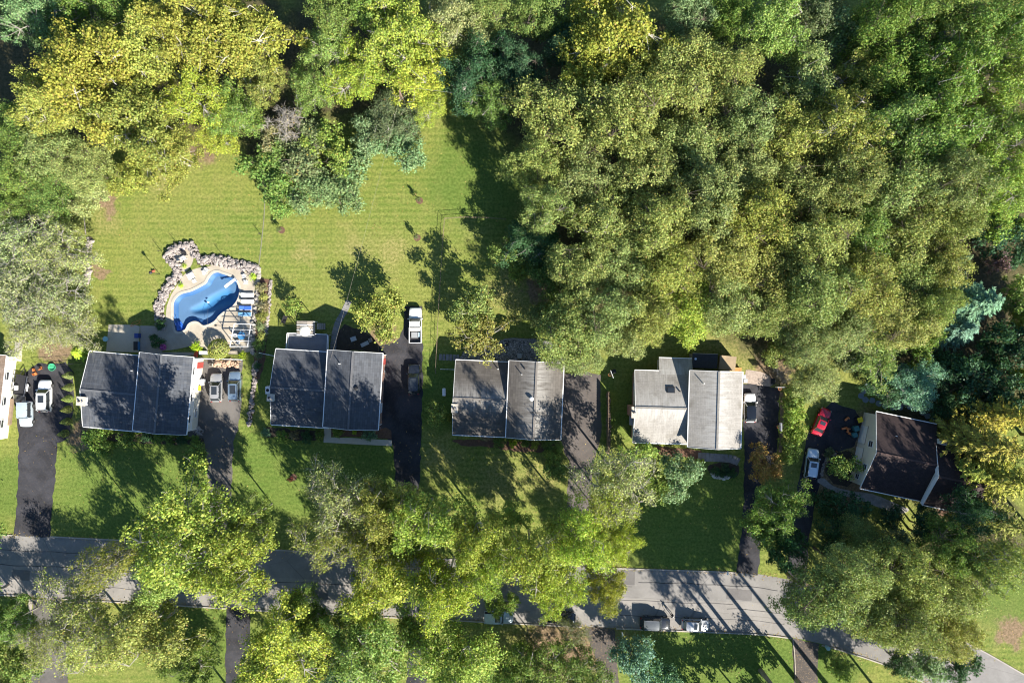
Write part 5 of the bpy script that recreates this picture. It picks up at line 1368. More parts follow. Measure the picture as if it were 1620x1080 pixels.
# tall trees just below the view whose shade falls across the road and lower lawns
for i, (x, y, r, h, k) in enumerate([(1288, 1172, 64, 26, 'tall'), (1357, 1190, 64, 26, 'tall'), (1427, 1213, 64, 27, 'tall'), (1324, 1245, 64, 27, 'tall'), (1120, 1128, 42, 8, 'garden'), (1190, 1128, 44, 9, 'garden'), (1255, 1128, 42, 9, 'garden'), (860, 1150, 60, 14, 'maple'), (330, 1150, 60, 15, 'maple'), (-60, 960, 62, 15, 'maple'), (-70, 860, 60, 14, 'maple'), (1430, 1130, 55, 14, 'wood'), (1690, 850, 60, 14, 'wood'), (1690, 700, 60, 15, 'wood'), (1690, 560, 60, 14, 'wood')]):
    tree(x, y, r, h, k, 'G', f'leafy tree just outside the view, {(ORD + ["fourteenth", "fifteenth", "sixteenth", "seventeenth"])[i]} along the edge', 'trees just outside the view', zf=0.75 if k == 'tall' else 0.62)
# ------------------------------------------------------------------ cars
def paint(name, c, metal=0.25, rgh=0.32): return glossy(name, c, rgh, metal, 0.7)
CARBODY = {
    'suv':    [(-.5, .58, .70), (-.496, .76, .84), (-.484, .89, .95), (-.45, .96, 1.02), (-.3, 1, 1.04), (-.1, 1, 1.02), (.1, 1, 1.02), (.2, 1, 1.02), (.32, .985, .985), (.41, .945, .92), (.458, .89, .85), (.484, .80, .77), (.496, .68, .68), (.5, .54, .6)],
    'sedan':  [(-.5, .52, .66), (-.495, .72, .78), (-.48, .86, .89), (-.43, .95, .96), (-.3, .99, .98), (-.1, 1, .93), (.1, 1, .92), (.2, 1, .92), (.32, .975, .865), (.41, .925, .79), (.458, .85, .73), (.484, .74, .65), (.496, .6, .57), (.5, .44, .5)],
    'pickup': [(-.06, .99, 1.05), (0.0, 1, 1.05), (.1, 1, 1.05), (.2, 1, 1.05), (.32, .99, 1.03), (.41, .965, .99), (.458, .93, .94), (.484, .86, .86), (.496, .74, .76), (.5, .6, .66)],
}
CABIN = {  # base rear, base front, roof rear, roof front (fractions of length), base and roof half-width factors
    'suv': (-.485, .215, -.41, .085, .93, .76), 'sedan': (-.40, .205, -.25, .045, .90, .70), 'pickup': (-.055, .205, -.03, .10, .93, .78), 'hatch': (-.47, .215, -.36, .07, .92, .74), 'boxy': (-.487, .17, -.47, .09, .94, .84)}
def car(name, label, px, py, head, L, W, H, kind, m, roofm=None, sunroof=None, rails=False, group=None, cat='car', cabin=None, zc=0.9, load=False):
    p = G(px, py, zc); root = thing(name, label, cat, (p.x, p.y, 0.012), R(head), group)
    hw = W / 2; st = CARBODY[kind]
    bot = 0.3 if kind != 'sedan' else 0.22
    ring = lambda w, t: [(.55 * w, bot), (.92 * w, bot + .03), (w, bot + .18), (w, bot + (t - bot) * .6), (.97 * w, t - .07), (.9 * w, t - .015), (.5 * w, t + .02), (0, t + .03)]
    mb = MB(); n = None
    for fx, fw, t in st:
        half = ring(hw * fw, t); full = half + [(-a, z) for a, z in half[-2::-1]]
        n = len(full); mb.v += [(fx * L, a, z) for a, z in full]
    for i in range(len(st) - 1):
        for k in range(n):
            a = i * n + k; b = i * n + (k + 1) % n
            mb.f.append((a, b, b + n, a + n))
    mb.f.append(tuple(range(n))); e = (len(st) - 1) * n; mb.f.append(tuple(e + k for k in reversed(range(n))))
    body = smooth_mesh(mb.build('body', m, root), 35)
    cb = CABIN[cabin or kind]; xr, xf, tr, tf = [c * L for c in cb[:4]]; bw, tw = hw * cb[4], hw * cb[5]
    belt = 1.03 if kind == 'suv' else (0.95 if kind == 'sedan' else 1.06)
    zb = belt - .06; zt = H - .05
    glass = M_window
    def panel(nm, pts, mat, par=root):
        return MB().add(pts, [(0, 1, 2, 3)]).build(nm, mat, par)
    s1 = 0.93
    panel('windshield', [(xf, -bw * s1, zb), (xf, bw * s1, zb), (tf, tw * s1, zt), (tf, -tw * s1, zt)], glass)
    panel('rear_window', [(xr, bw * s1, zb), (xr, -bw * s1, zb), (tr, -tw * s1, zt), (tr, tw * s1, zt)], glass)
    xm = (xr + xf) / 2 - 0.05 * L * 0.2; tm = (tr + tf) / 2
    for s in (-1, 1):
        panel('side_window', [(xf, s * bw, zb), (xm, s * bw, zb), (tm, s * tw, zt), (tf, s * tw, zt)], glass)
        panel('side_window', [(xm, s * bw, zb), (xr, s * bw, zb), (tr, s * tw, zt), (tm, s * tw, zt)], glass)
        for (a, b) in ((xf, tf), (xm, tm), (xr, tr)):
            MB().tube([(a, s * bw, zb - .03), (b, s * tw, zt + .03)], 0.045, 5).build('pillar', m if a != xm else M_dark, root)
        MB().box((xf - 0.14 * 1, s * (hw + .08), belt + .06), (.16, .2, .13)).build('mirror', m, root)
    rf = MB(); N = 6
    for i in range(N + 1):
        for j in range(N + 1):
            u = i / N; v = j / N * 2 - 1
            x = tr - .05 + (tf - tr + .1) * u; y = v * (tw + .03) * (1 - 0.06 * (2 * u - 1) ** 4)
            z = H - .02 - .045 * v * v - .05 * abs(2 * u - 1) ** 3 + .02
            rf.v.append((x, y, z))
    for i in range(N):
        for j in range(N):
            k = i * (N + 1) + j; rf.f.append((k, k + N + 1, k + N + 2, k + 1))
    k0 = len(rf.v); rf.v += [(x, y, z - .07) for x, y, z in list(rf.v)]
    edge = [j for j in range(N + 1)] + [i * (N + 1) + N for i in range(1, N + 1)] + [N * (N + 1) + j for j in range(N - 1, -1, -1)] + [i * (N + 1) for i in range(N - 1, 0, -1)]
    for a, b in zip(edge, edge[1:] + edge[:1]): rf.f.append((a, b, b + k0, a + k0))
    roof = smooth_mesh(rf.build('roof', roofm or m, root), 40)
    if sunroof:
        x0, x1 = sunroof; cx = tr + (tf - tr) * (x0 + x1) / 2; lx = (tf - tr) * (x1 - x0)
        MB().box((cx, 0, H + .003), (lx, tw * 1.25, .02)).build('sunroof', M_window, roof)
    if rails:
        for s in (-1, 1): MB().tube([(tr + .1, s * tw * .96, H - .01), (tr + .2, s * tw * .96, H + .06), (tf - .2, s * tw * .96, H + .06), (tf - .1, s * tw * .96, H - .01)], .025, 5).build('roof_rail', M_chrome, root)
    wr = 0.33 if kind == 'sedan' else 0.38
    for sx in (-.31, .31):
        for s in (-1, 1):
            w = mobj('wheel', None, root, (sx * L, s * (hw - .1), wr)) if False else None
            tb = MB(); tb.tube([(0, -.11, 0), (0, .11, 0)], wr, 18)
            t = tb.build('wheel', M_rubber, root, (sx * L, s * (hw - .095), wr))
            MB().tube([(0, s * .1, 0), (0, s * .125, 0)], wr * .62, 12).build('rim', M_chrome, t)
    for s in (-1, 1):
        MB().box((L * .452, s * hw * .72, .72 if kind != 'sedan' else .62), (.2, .32, .13), top=.8).build('headlight', glossy('headlight_glass', (.75, .76, .78), .1), root)
        MB().box((-L * .488, s * hw * .74, .86 if kind != 'sedan' else .8), (.1, .22, .24), top=.85).build('tail_light', glossy('tail_light_red', (.45, .02, .02), .2), root)
    MB().box((L * .5 - .03, 0, .42), (.06, hw * 1.1, .2)).build('grille', M_dark, root)
    MB().box((-L * .5 + (.02 if kind != 'pickup' else .02), 0, .45), (.1, hw * 1.5, .16)).build('rear_bumper', m if kind != 'pickup' else M_chrome, root)
    for s in (-.4, .4): MB().tube([(xf + .04, s * hw, belt + .0), (xf - .25, s * hw * .35, belt + .16)], .012, 4).build('wiper', M_dark, root)
    if kind == 'pickup':
        x0, x1 = -.497 * L, -.062 * L; lx = x1 - x0; cx = (x0 + x1) / 2
        bed = MB().box((cx, 0, .62), (lx, W * .86, .08)).build('bed', M_dark, root)
        for s in (-1, 1): bevel_mesh(MB().box((cx, s * (hw - .07), .72), (lx, .13, .78)).build('bed_side', m, root), .03)
        bevel_mesh(MB().box((x0 + .045, 0, .74), (.08, W - .16, .7)).build('tailgate', m, root), .02)
        bevel_mesh(MB().box((x1 - .03, 0, .74), (.06, W - .16, .8)).build('bed_front', m, root), .02)
        if load:
            MB().box((x1 - .32, 0, .95), (.42, W * .8, .45)).build('tool_box', M_white, root)
            MB().box((cx + .05, .12, .86), (.9, .95, .4)).build('cargo_crate', plastic('grey_crate', (.28, .29, .3)), root)
            MB().box((cx + .1, -.55, .86), (.7, .22, .34)).build('cargo_case', plastic('pale_blue_case', (.35, .5, .62)), root)
    return root

P_white = paint('white_car_paint', (.80, .80, .79), 0, .25); P_silver = paint('silver_car_paint', (.42, .43, .44), .5, .3); P_warm = paint('warm_silver_paint', (.40, .40, .40), .4, .3)
P_blue = paint('steel_blue_paint', (.24, .33, .42), .5, .3); P_black = paint('black_car_paint', (.018, .022, .03), .2, .22); P_red = paint('red_car_paint', (.42, .012, .03), .2, .25); P_pale = paint('pale_blue_silver_paint', (.52, .60, .66), .3, .3)
car('parked_suv', 'white sport utility car with dark sunroof on the black driveway by the trailer', 70, 626, 90, 5.0, 2.0, 1.75, 'suv', P_white, sunroof=(.42, .86))
car('parked_suv', 'pale silver boxy wagon parked nose toward the road beside the trailer', 40, 655, -90, 4.0, 1.95, 1.8, 'suv', P_pale, cabin='boxy')
car('parked_car', 'warm silver hatchback with dark roof panel on the grey driveway', 341.5, 613, 90, 4.5, 1.82, 1.6, 'suv', P_warm, cabin='hatch', sunroof=(.3, .92), group='cars parked on driveways')
car('parked_suv', 'steel blue wagon parked beside the warm silver hatchback', 371, 611, 90, 4.75, 1.88, 1.7, 'suv', P_blue, sunroof=(.35, .9), rails=True, group='cars parked on driveways')
car('pickup_truck', 'white pickup truck with tools in its open bed', 657, 514.5, 90, 5.6, 2.0, 1.85, 'pickup', P_white, cat='truck', load=True)
car('parked_car', 'black car on the black driveway beside the yellow bin', 654.5, 600, 90, 4.8, 1.9, 1.6, 'suv', P_black, cabin='hatch', sunroof=(.2, .95))
car('parked_car', 'white car with a black glass roof beside the pale roofed house', 1187, 645, 90, 4.6, 1.9, 1.5, 'sedan', P_white, cabin='hatch', roofm=glossy('black_glass_roof', (.01, .012, .016), .08, 0, .5))
car('parked_car', 'red coupe parked at an angle near the brown roofed house', 1300.5, 667, 66, 4.5, 1.85, 1.42, 'sedan', P_red, sunroof=(.5, .9))
car('parked_suv', 'pale silver wagon on the driveway below the red coupe', 1284.5, 733, 82, 4.7, 1.9, 1.72, 'suv', P_pale, sunroof=(.62, .92), rails=True)
car('parked_truck', 'pale silver truck parked on the road under yellow green leaves', 789, 976, -2.5, 4.6, 1.8, 1.75, 'suv', P_pale, cabin='boxy', sunroof=(.62, .95), cat='truck')
car('parked_car', 'black car parked on the road half hidden by twigs', 888, 977, -2.5, 4.6, 1.8, 1.5, 'sedan', P_black)
car('parked_suv', 'black wagon with silver roof rails parked on the road', 1037, 986, -2.5, 4.7, 1.95, 1.82, 'suv', P_black, rails=True, roofm=paint('dark_grey_roof_paint', (.09, .1, .11), .3, .3))
car('parked_car', 'silver hatchback with a small sunroof parked on the road', 1100.5, 988.5, -2.5, 4.3, 1.82, 1.6, 'suv', P_silver, cabin='hatch', sunroof=(.62, .9))

# ------------------------------------------------------------------ person on the road
def person(px, py, ang):
    p = G(px, py, 0); root = thing('person', 'person in dark clothes standing on the road beside the black wagon', 'person', (p.x, p.y, .012), R(ang))
    def skin(name, verts, edges, mat, sub=2):
        me = bpy.data.meshes.new(name); me.from_pydata([v[:3] for v in verts], edges, [])
        o = mobj(name, me, root); me.materials.append(mat)
        mo = o.modifiers.new('skin', 'SKIN'); mo.use_smooth_shade = True
        for i, v in enumerate(verts):
            r = v[3]; me.skin_vertices[0].data[i].radius = (r, r * (v[4] if len(v) > 4 else 1)); me.skin_vertices[0].data[i].use_root = i == 0
        sb = o.modifiers.new('sub', 'SUBSURF'); sb.levels = sub; sb.render_levels = sub
        return o
    cloth = rough('dark_cloth', (.035, .035, .045), .3, 6, 40, .9, .2, .01); fl = rough('skin_tone', (.46, .29, .21), .1, 6, 40, .6, 0)
    body = [(0, 0, .95, .15, .8), (0, 0, 1.15, .135, .8), (0, 0, 1.36, .16, .7), (0, 0, 1.47, .07), (0.01, 0, 1.56, .055),
            (0, .19, 1.42, .065), (.06, .27, 1.17, .05), (.25, .24, 1.02, .04), (0, -.19, 1.42, .065), (.08, -.27, 1.17, .05), (.28, -.2, 1.06, .04),
            (0, .09, .88, .1), (.06, .1, .5, .07), (.0, .11, .1, .05), (.13, .12, .04, .04), (0, -.09, .88, .1), (-.03, -.1, .5, .07), (-.12, -.11, .1, .05), (.01, -.12, .04, .04)]
    ed = [(0, 1), (1, 2), (2, 3), (3, 4), (2, 5), (5, 6), (6, 7), (2, 8), (8, 9), (9, 10), (0, 11), (11, 12), (12, 13), (13, 14), (0, 15), (15, 16), (16, 17), (17, 18)]
    skin('body', body, ed, cloth)
    hd = MB()
    hd.lathe((.02, 0, 1.52), [(.045, -.02), (.06, .03), (.078, .08), (.088, .13), (.08, .19), (.05, .23), (.01, .245)], 14); hd.box((.108, 0, 1.63), (.03, .028, .04), top=.4)
    for s in (-1, 1): hd.box((.02, s * .088, 1.64), (.04, .02, .06))
    smooth_mesh(hd.build('head', fl, root), 60)
    hr = MB(); hr.lathe((.005, 0, 1.65), [(.092, -.03), (.095, .03), (.085, .08), (.055, .115), (.01, .125)], 14); smooth_mesh(hr.build('cap', rough('pale_cap', (.62, .6, .58), .1), root), 60)
    for s, base in ((1, (.27, .235, 1.0)), (-1, (.3, -.195, 1.045))):
        h = MB(); b = Vector(base); h.box(b + Vector((.03, 0, -.01)), (.09, .03, .08))
        for k in range(4):
            f = b + Vector((.07, 0, .025 - k * .02)); h.tube([f, f + Vector((.04, -s * .005, -.005)), f + Vector((.055 - .006 * abs(k - 1), -s * .03, -.01))], [.010, .009, .007], 5)
        t = b + Vector((.02, -s * .012, .03)); h.tube([t, t + Vector((.03, -s * .03, .02)), t + Vector((.05, -s * .035, .01))], [.011, .01, .008], 5)
        h.build('hand', fl, root)
    return root
person(1061, 969, 150)
rk = thing('rake', 'long handled rake held by the person on the road', 'rake', (G(1061, 969).x, G(1061, 969).y, .012), R(150))
MB().tube([(.02, .26, 1.35), (.3, .24, 1.02), (1.0, .12, .06)], .016, 6).build('handle', M_wood, rk)
hd = MB()
for k in range(9): hd.tube([(.98, .12, .08), (1.16, .12 + (k - 4) * .055, .03)], .006, 4, False)
hd.build('tines', M_dark, rk)

# ------------------------------------------------------------------ furniture and garden things
def lounger(px, py, ang, label, m, group=None):
    p = G(px, py, .3); r = thing('deck_lounger', label, 'lounger', (p.x, p.y, .012), R(ang), group)
    fr = MB(); fr.box((0, .3, .3), (1.9, .05, .05)); fr.box((0, -.3, .3), (1.9, .05, .05)); fr.box((.95, 0, .3), (.05, .65, .05)); fr.box((-.95, 0, .3), (.05, .65, .05)); fr.build('frame', M_white, r)
    for x in (-.8, .8):
        for y in (-.28, .28): MB().box((x, y, .15), (.05, .05, .3)).build('leg', M_white, r)
    bevel_mesh(MB().box((.35, 0, .36), (1.15, .6, .08)).build('seat_cushion', m, r), .03)
    b = bevel_mesh(MB().box((0, 0, 0), (.8, .6, .08)).build('backrest', m, r, (-.58, 0, .52)), .03); b.rotation_euler = (0, R(28), 0)
    return r
def chair(px, py, ang, label, m, group=None, name='garden_chair'):
    p = G(px, py, .4); r = thing(name, label, 'chair', (p.x, p.y, .012), R(ang), group)
    bevel_mesh(MB().box((0, 0, .42), (.56, .56, .06)).build('seat', m, r), .02)
    bevel_mesh(MB().box((-.28, 0, .72), (.06, .56, .6)).build('backrest', m, r), .02)
    for x in (-.24, .24):
        for y in (-.24, .24): MB().box((x, y, .2), (.05, .05, .4)).build('leg', m, r)
    for y in (-.29, .29): MB().box((0, y, .62), (.5, .05, .04)).build('armrest', m, r)
    return r
def table(px, py, ang, label, m, w=1.0, d=1.0, h=.74, round_=False, group=None, top_m=None):
    p = G(px, py, h); r = thing('garden_table', label, 'table', (p.x, p.y, .012), R(ang), group)
    if round_: MB().cyl((0, 0, h - .05), w / 2, .05, 20).build('table_top', top_m or m, r)
    else: bevel_mesh(MB().box((0, 0, h - .025), (w, d, .05)).build('table_top', top_m or m, r), .015)
    for x in (-1, 1):
        for y in (-1, 1): MB().box((x * w * .33, y * d * .33, (h - .05) / 2), (.05, .05, h - .05)).build('leg', m, r)
    return r
Pw = plastic('white_resin', (.80, .80, .78)); Pb = plastic('blue_canvas', (.03, .11, .52), .7); Pg = plastic('grey_resin', (.38, .40, .42))
lounger(392, 466.5, 0, 'white deck lounger nearest the diving board', Pw, 'white loungers beside the pool')
lounger(392, 477, 0, 'white deck lounger beside the blue lounge', Pw, 'white loungers beside the pool')
lounger(389, 487, 0, 'blue cushioned lounge beside the white loungers', Pb); lounger(388, 497, 0, 'blue cushioned lounge nearest the pergola', plastic('teal_canvas', (.10, .25, .42), .7))
table(301.5, 436.5, 28, 'larger white square table on the upper pool deck', Pw, 1.05, .95, .72); table(307, 444.5, 28, 'small white side table on the upper pool deck', Pw, .6, .55, .5)
chair(326, 427, 60, 'white resin chair on the upper pool deck', Pw); chair(323, 431, 200, 'white resin chair beside the water edge', Pw, name='garden_chair')
chair(386, 437, 200, 'white chair behind the diving board', Pw); chair(388.5, 446, 180, 'white chair between diving board and loungers', Pw)
chair(291, 408, 30, 'pale stone coloured seat in the stone nook', Pw); chair(283, 411, 100, 'pale chair at the side of the stone nook', plastic('sand_resin', (.62, .56, .48)))
chair(292, 402, -60, 'dark chair at the back of the stone nook', M_dark); fp = thing('fire_bowl', 'dark round fire bowl in the stone nook', 'fire pit', (*G(288, 413)[:2], .012)); MB().lathe((0, 0, 0), [(.25, 0), (.3, .1), (.48, .35), (.5, .4), (.44, .4), (.3, .22), (.02, .2)], 18).build('bowl', M_dark, fp); MB().lathe((0, 0, .21), [(.3, 0), (.2, .06), (.02, .1)], 9).build('ash', M_conc, fp)
sheet('nook_paving', [(272, 404), (289, 396), (303, 393), (306, 410), (300, 424), (290, 430), (280, 416)], 0.014, M_deck_conc, 2, 0, label='paved floor of the stone seating nook')
# diving board
p = G(368, 446.5); db = thing('diving_board', 'white diving board over the deep end', 'diving board', (p.x, p.y, .012), R(217))
bevel_mesh(MB().box((.25, 0, .5), (2.1, .45, .06)).build('board', M_white, db), .02)
MB().box((-.62, 0, .24), (.35, .5, .48)).build('stand', plastic('blue_stand', (.08, .2, .5)), db)
# vacuum pole lying in the pool
vp = thing('pool_vacuum', 'pool vacuum head on a long pale pole in the water', 'pool cleaner', (*G(329, 490)[:2], 0))
a = G(329.5, 478, -.1) - Vector(vp.location); b = G(328, 513, .35) - Vector(vp.location)
MB().tube([a, b], .02, 6).build('pole', M_chrome, vp); MB().box(a, (.28, .2, .1)).build('vacuum_head', M_white, vp)
lb = thing('pool_light', 'black lamp post standing at the lower pool edge', 'lamp post', (*G(352, 515)[:2], .012))
MB().tube([(0, 0, 0), (0, 0, 2.3)], .045, 8).build('post', M_dark, lb); MB().lathe((0, 0, 2.3), [(.04, 0), (.14, .06), (.14, .3), (.18, .32), (.03, .46)], 10).build('lantern', M_dark, lb)
# pergola with dining set
def pergola(pts, z, label, m):
    c = [G(*q, z) for q in pts]; ctr = sum(c, Vector()) / 4; r = thing('pergola', label, 'pergola', (ctr.x, ctr.y, .012)); off = Vector((ctr.x, ctr.y, 0))
    c = [q - off for q in c]
    for q in c: MB().box((q.x, q.y, z / 2), (.1, .1, z)).build('post', m, r)
    for a, b in ((0, 1), (1, 2), (2, 3), (3, 0)): bar(r, c[a] + Vector((0, 0, .06)), c[b] + Vector((0, 0, .06)), .08, .12, m, 'beam')
    for k in range(1, 4):
        t = k / 4; a = c[0].lerp(c[3], t); b = c[1].lerp(c[2], t); d = (a - b).normalized() * .45
        bar(r, a + d + Vector((0, 0, .18)), b - d + Vector((0, 0, .18)), .05, .1, m, 'rafter')
    return r
pergola([(371, 512), (397, 513), (392, 548), (364, 548)], 2.4, 'white open pergola frame beside the pool', M_white)
table(382, 531, 0, 'round glass table under the white pergola', M_chrome, 1.25, 1.25, .74, True, top_m=plastic('blue_glass', (.05, .18, .36), .1))
for i, (x, y, a) in enumerate([(384, 524, -90), (377, 541, 70), (391, 527, 180), (373, 530, 0)]): chair(x, y, a, f'grey garden chair around the glass table, {ORD[i]} clockwise from the pool', Pg, 'chairs under the pergola')
dbx = thing('deck_box', 'white storage box beside the round clipped shrub', 'box', (*G(323.5, 558)[:2], .02)); bevel_mesh(MB().box((0, 0, .25), (1.2, .55, .5)).build('box', M_white, dbx), .03); bevel_mesh(MB().box((0, 0, .53), (1.26, .6, .06)).build('lid', M_white, dbx), .02)
bn = thing('garden_bench', 'dark bench beside the small lime bush', 'bench', (*G(371, 558)[:2], .02))
for k in range(4): MB().box((0, -.21 + k * .14, .43), (1.5, .11, .04)).build('seat_slat', M_grey_wood, bn)
for x in (-.65, .65): MB().box((x, 0, .2), (.06, .5, .4)).build('leg', M_dark, bn)
MB().box((0, .28, .7), (1.5, .04, .35)).build('backrest', M_grey_wood, bn)
fb = thing('flower_tub', 'tub of pink and purple flowers on the shaded patio', 'flower pot', (*G(260, 549)[:2], .02)); MB().lathe((0, 0, 0), [(.3, 0), (.38, .4), (.42, .42), (.36, .38), (.02, .36)], 14).build('tub', plastic('terracotta', (.35, .16, .09), .8), fb)
rs_ = np.random.RandomState(5); u = unit(rs_, 200); u[:, 2] = abs(u[:, 2]); mo = mobj('flowers', foliage_mesh('flowers', u * [.55, .5, .4] + [0, 0, .42], u, .16 * rs_.uniform(.7, 1.2, 200), .9, M_leaf, rs_), fb); mo.color = (.55, .12, .45, 0)

def railing(r, a, b, h, m, n=None):
    a = Vector(a); b = Vector(b); L = (b - a).length; n = n or max(2, int(L / .16))
    bar(r, a + Vector((0, 0, h)), b + Vector((0, 0, h)), .09, .06, m, 'handrail'); bar(r, a + Vector((0, 0, .1)), b + Vector((0, 0, .1)), .05, .05, m, 'bottom_rail')
    bl = MB()
    for k in range(1, n): q = a.lerp(b, k / n); bl.box((q.x, q.y, q.z + h / 2), (.035, .035, h - .08))
    o = bl.build('balusters', m, r); o['kind'] = 'stuff'
    for q in (a, b): MB().box((q.x, q.y, q.z + h / 2), (.1, .1, h + .08)).build('post', m, r)
# deck of the charcoal-roofed house
zd = 1.3; C = [G(454, 526.5, zd + 1), G(518, 529, zd + 1), G(517, 557, zd + 1), G(452, 556, zd + 1)]; ctr = sum(C, Vector()) / 4
dk = thing('deck', 'dark grey raised deck with white railing behind the charcoal roofed house', 'deck', (ctr.x, ctr.y, 0)); off = Vector((ctr.x, ctr.y, zd + 1)); L = [q - off for q in C]
nb = 12
for k in range(nb):
    a = L[0].lerp(L[3], (k + .5) / nb); b = L[1].lerp(L[2], (k + .5) / nb); w = (L[0] - L[3]).length / nb
    bar(dk, a + Vector((0, 0, zd - .02)), b + Vector((0, 0, zd - .02)), w - .015, .04, rough('grey_deck_board', (.17, .175, .19), .2, 2, 20, .7, .2), 'deck_board')
for q in L: MB().box((q.x * .97, q.y * .97, zd / 2 - .03), (.14, .14, zd - .06)).build('support_post', M_grey_wood, dk)
for a, b in ((L[3], L[0]), (L[0], L[0].lerp(L[1], .32)), (L[0].lerp(L[1], .7), L[1]), (L[1], L[2])): railing(dk, a + Vector((0, 0, zd)), b + Vector((0, 0, zd)), .95, M_white)
# landing with an arbor roof and round table top
ab = thing('arbor', 'white arbor with a domed top at the head of the deck', 'arbor', (*G(487, 520, 1.2)[:2], 0))
for x in (-1.15, 1.15):
    for y in (-1.0, 1.1): MB().box((x, y, 1.35), (.09, .09, 2.7)).build('post', M_white, ab)
for k in range(9): MB().box((0, -.95 + k * .255, 2.74), (2.5, .14, .05)).build('roof_slat', M_grey_wood if k % 3 else M_white, ab)
MB().lathe((0, -.35, 2.78), [(.85, 0), (.8, .08), (.55, .2), (.02, .26)], 20).build('dome', plastic('cream_resin', (.7, .66, .56)), ab)
MB().box((0, 0, 1.2), (2.3, 2.2, .08)).build('landing', M_grey_wood, ab)
for k in range(4): MB().box((1.5 + k * .27, .4, 1.0 - k * .28), (.28, 1.0, .06)).build('step', M_grey_wood, ab)
sw = thing('garden_swing', 'black tubular garden swing on the shaded lawn by the deck', 'swing', (*G(452, 506)[:2], 0), R(-20))
for y in (-.8, .8): MB().tube([(-.6, y, 0), (0, y * .92, 1.7), (.6, y, 0)], .03, 6).build('side_frame', M_dark, sw)
MB().tube([(0, -.76, 1.68), (0, .76, 1.68)], .03, 6).build('top_bar', M_dark, sw); MB().box((0, 0, .45), (.5, 1.2, .06)).build('seat', M_dark, sw); MB().box((-.25, 0, .75), (.06, 1.2, .5)).build('backrest', M_dark, sw)
for y in (-.5, .5): MB().tube([(0, y, .48), (0, y, 1.68)], .012, 4).build('hanger', M_dark, sw)
table(559, 536, 20, 'pale table in the shaded planted bed', Pg, .9, .7, .7); table(577, 544, 25, 'pale bench table near the yellowing tree', Pg, 1.3, .6, .5); chair(586, 538, 200, 'pale timber chair under the yellowing tree', M_grey_wood)

def bin_(px, py, ang, label, m, lid, h=1.0, w=.62, group=None):
    p = G(px, py, h); r = thing('wheeled_bin', label, 'bin', (p.x, p.y, .02), R(ang), group)
    mb = MB(); mb.box((0, 0, h * .47), (w * .82, w * .86, h * .9)); mb.v = [(x * (1 + .1 * (z / h)), y * (1 + .1 * (z / h)), z) for x, y, z in mb.v]; bevel_mesh(mb.build('body', m, r), .03)
    bevel_mesh(MB().box((.02, 0, h * .96), (w * 1.02, w * 1.0, .08)).build('lid', lid, r), .03)
    for s in (-1, 1): MB().tube([(-w * .4, s * w * .36, .1), (-w * .4, s * w * .44, .1)], .1, 10).build('wheel', M_rubber, r)
    MB().tube([(-w * .52, -w * .3, h * .9), (-w * .52, w * .3, h * .9)], .02, 6).build('handle', m, r)
    return r
Py = plastic('yellow_lid', (.80, .58, .02)); Pk = plastic('dark_bin', (.03, .03, .045)); Pt = plastic('teal_bin', (.04, .17, .19)); Po = plastic('orange_plastic', (.6, .2, .06)); Pgr = plastic('green_plastic', (.06, .40, .20))
bin_(313.5, 613.5, 0, 'dark bin with yellow lid on the grey driveway', Pk, Py, 1.0, .8); bin_(314, 603, 0, 'pale grey bin beside the yellow lidded bin', Pg, Pw, .9, .6); bin_(320, 602, 0, 'grey round topped bin by the warm silver hatchback', Pg, Pg, .8, .55); bin_(318, 607.5, 10, 'white bin behind the yellow lidded bin', Pw, Pw, .8, .5)
bin_(600.5, 606.5, 0, 'yellow bin against the wall of the charcoal roofed house', Py, Py, 1.0, .7); bin_(607, 587, 0, 'pale tub at the driveway wall', Pg, Pg, .5, .4)
bin_(1361, 664, 20, 'dark bin with yellow lid beside the garage gable', Pk, Py, 1.0, .8); bin_(1355.5, 678, 20, 'teal bin beside the garage gable', Pt, Pt, 1.05, .8); bin_(1353, 688, 20, 'second teal bin nearer the garage doors', Pt, Pt, 1.0, .75)
bin_(1177, 595.5, 0, 'black bin at the rear corner of the pale roofed house', Pk, Pg, 1.0, .6); bin_(1179.5, 602, 0, 'grey lidded bin at the gravel strip', Pk, Pg, 1.0, .6)
# white side bench and planter beside the grey drive
sb = thing('storage_shelf', 'long white shelf of garden gear along the driveway wall', 'shelf', (*G(314, 588)[:2], .02)); MB().box((0, 0, .45), (1.0, 2.1, .08)).build('top', M_conc, sb); MB().box((.4, 0, .5), (.3, 2.0, .12)).build('tray', M_white, sb)
for x in (-.4, .4):
    for y in (-.9, .9): MB().box((x, y, .22), (.08, .08, .43)).build('leg', M_grey_wood, sb)
rc = thing('red_canoe', 'red and white kayak leaning by the rear corner of the blue grey roofed house', 'kayak', (*G(308.5, 566, .5)[:2], .02), R(80)); mbk = MB()
for i, x in enumerate((-1.5, -1.1, -.5, 0, .5, 1.1, 1.5)):
    w = .36 * (1 - (x / 1.56) ** 2) ** .6
    mbk.v += [(x, w * math.cos(a), .42 + .22 * math.sin(a) * (w / .36)) for a in [k * math.tau / 10 for k in range(10)]]
    if i: mbk.f += [((i - 1) * 10 + k, (i - 1) * 10 + (k + 1) % 10, i * 10 + (k + 1) % 10, i * 10 + k) for k in range(10)]
mbk.f += [tuple(range(10)), tuple(60 + k for k in reversed(range(10)))]
smooth_mesh(mbk.build('hull', plastic('red_kayak', (.55, .07, .03)), rc), 60); MB().lathe((0, 0, .6), [(.3, 0), (.3, .06), (.22, .06), (.2, -.02)], 14).build('cockpit', M_dark, rc)
for x in (-.8, .8): MB().box((x, 0, .1), (.1, .5, .2)).build('cradle', M_grey_wood, rc)
wf = thing('gate_fence', 'white rail fence between the pool deck and the grey driveway', 'fence', (*G(349, 567)[:2], .02))
a, b = G(313, 566.5) - Vector(wf.location), G(386, 568.5) - Vector(wf.location)
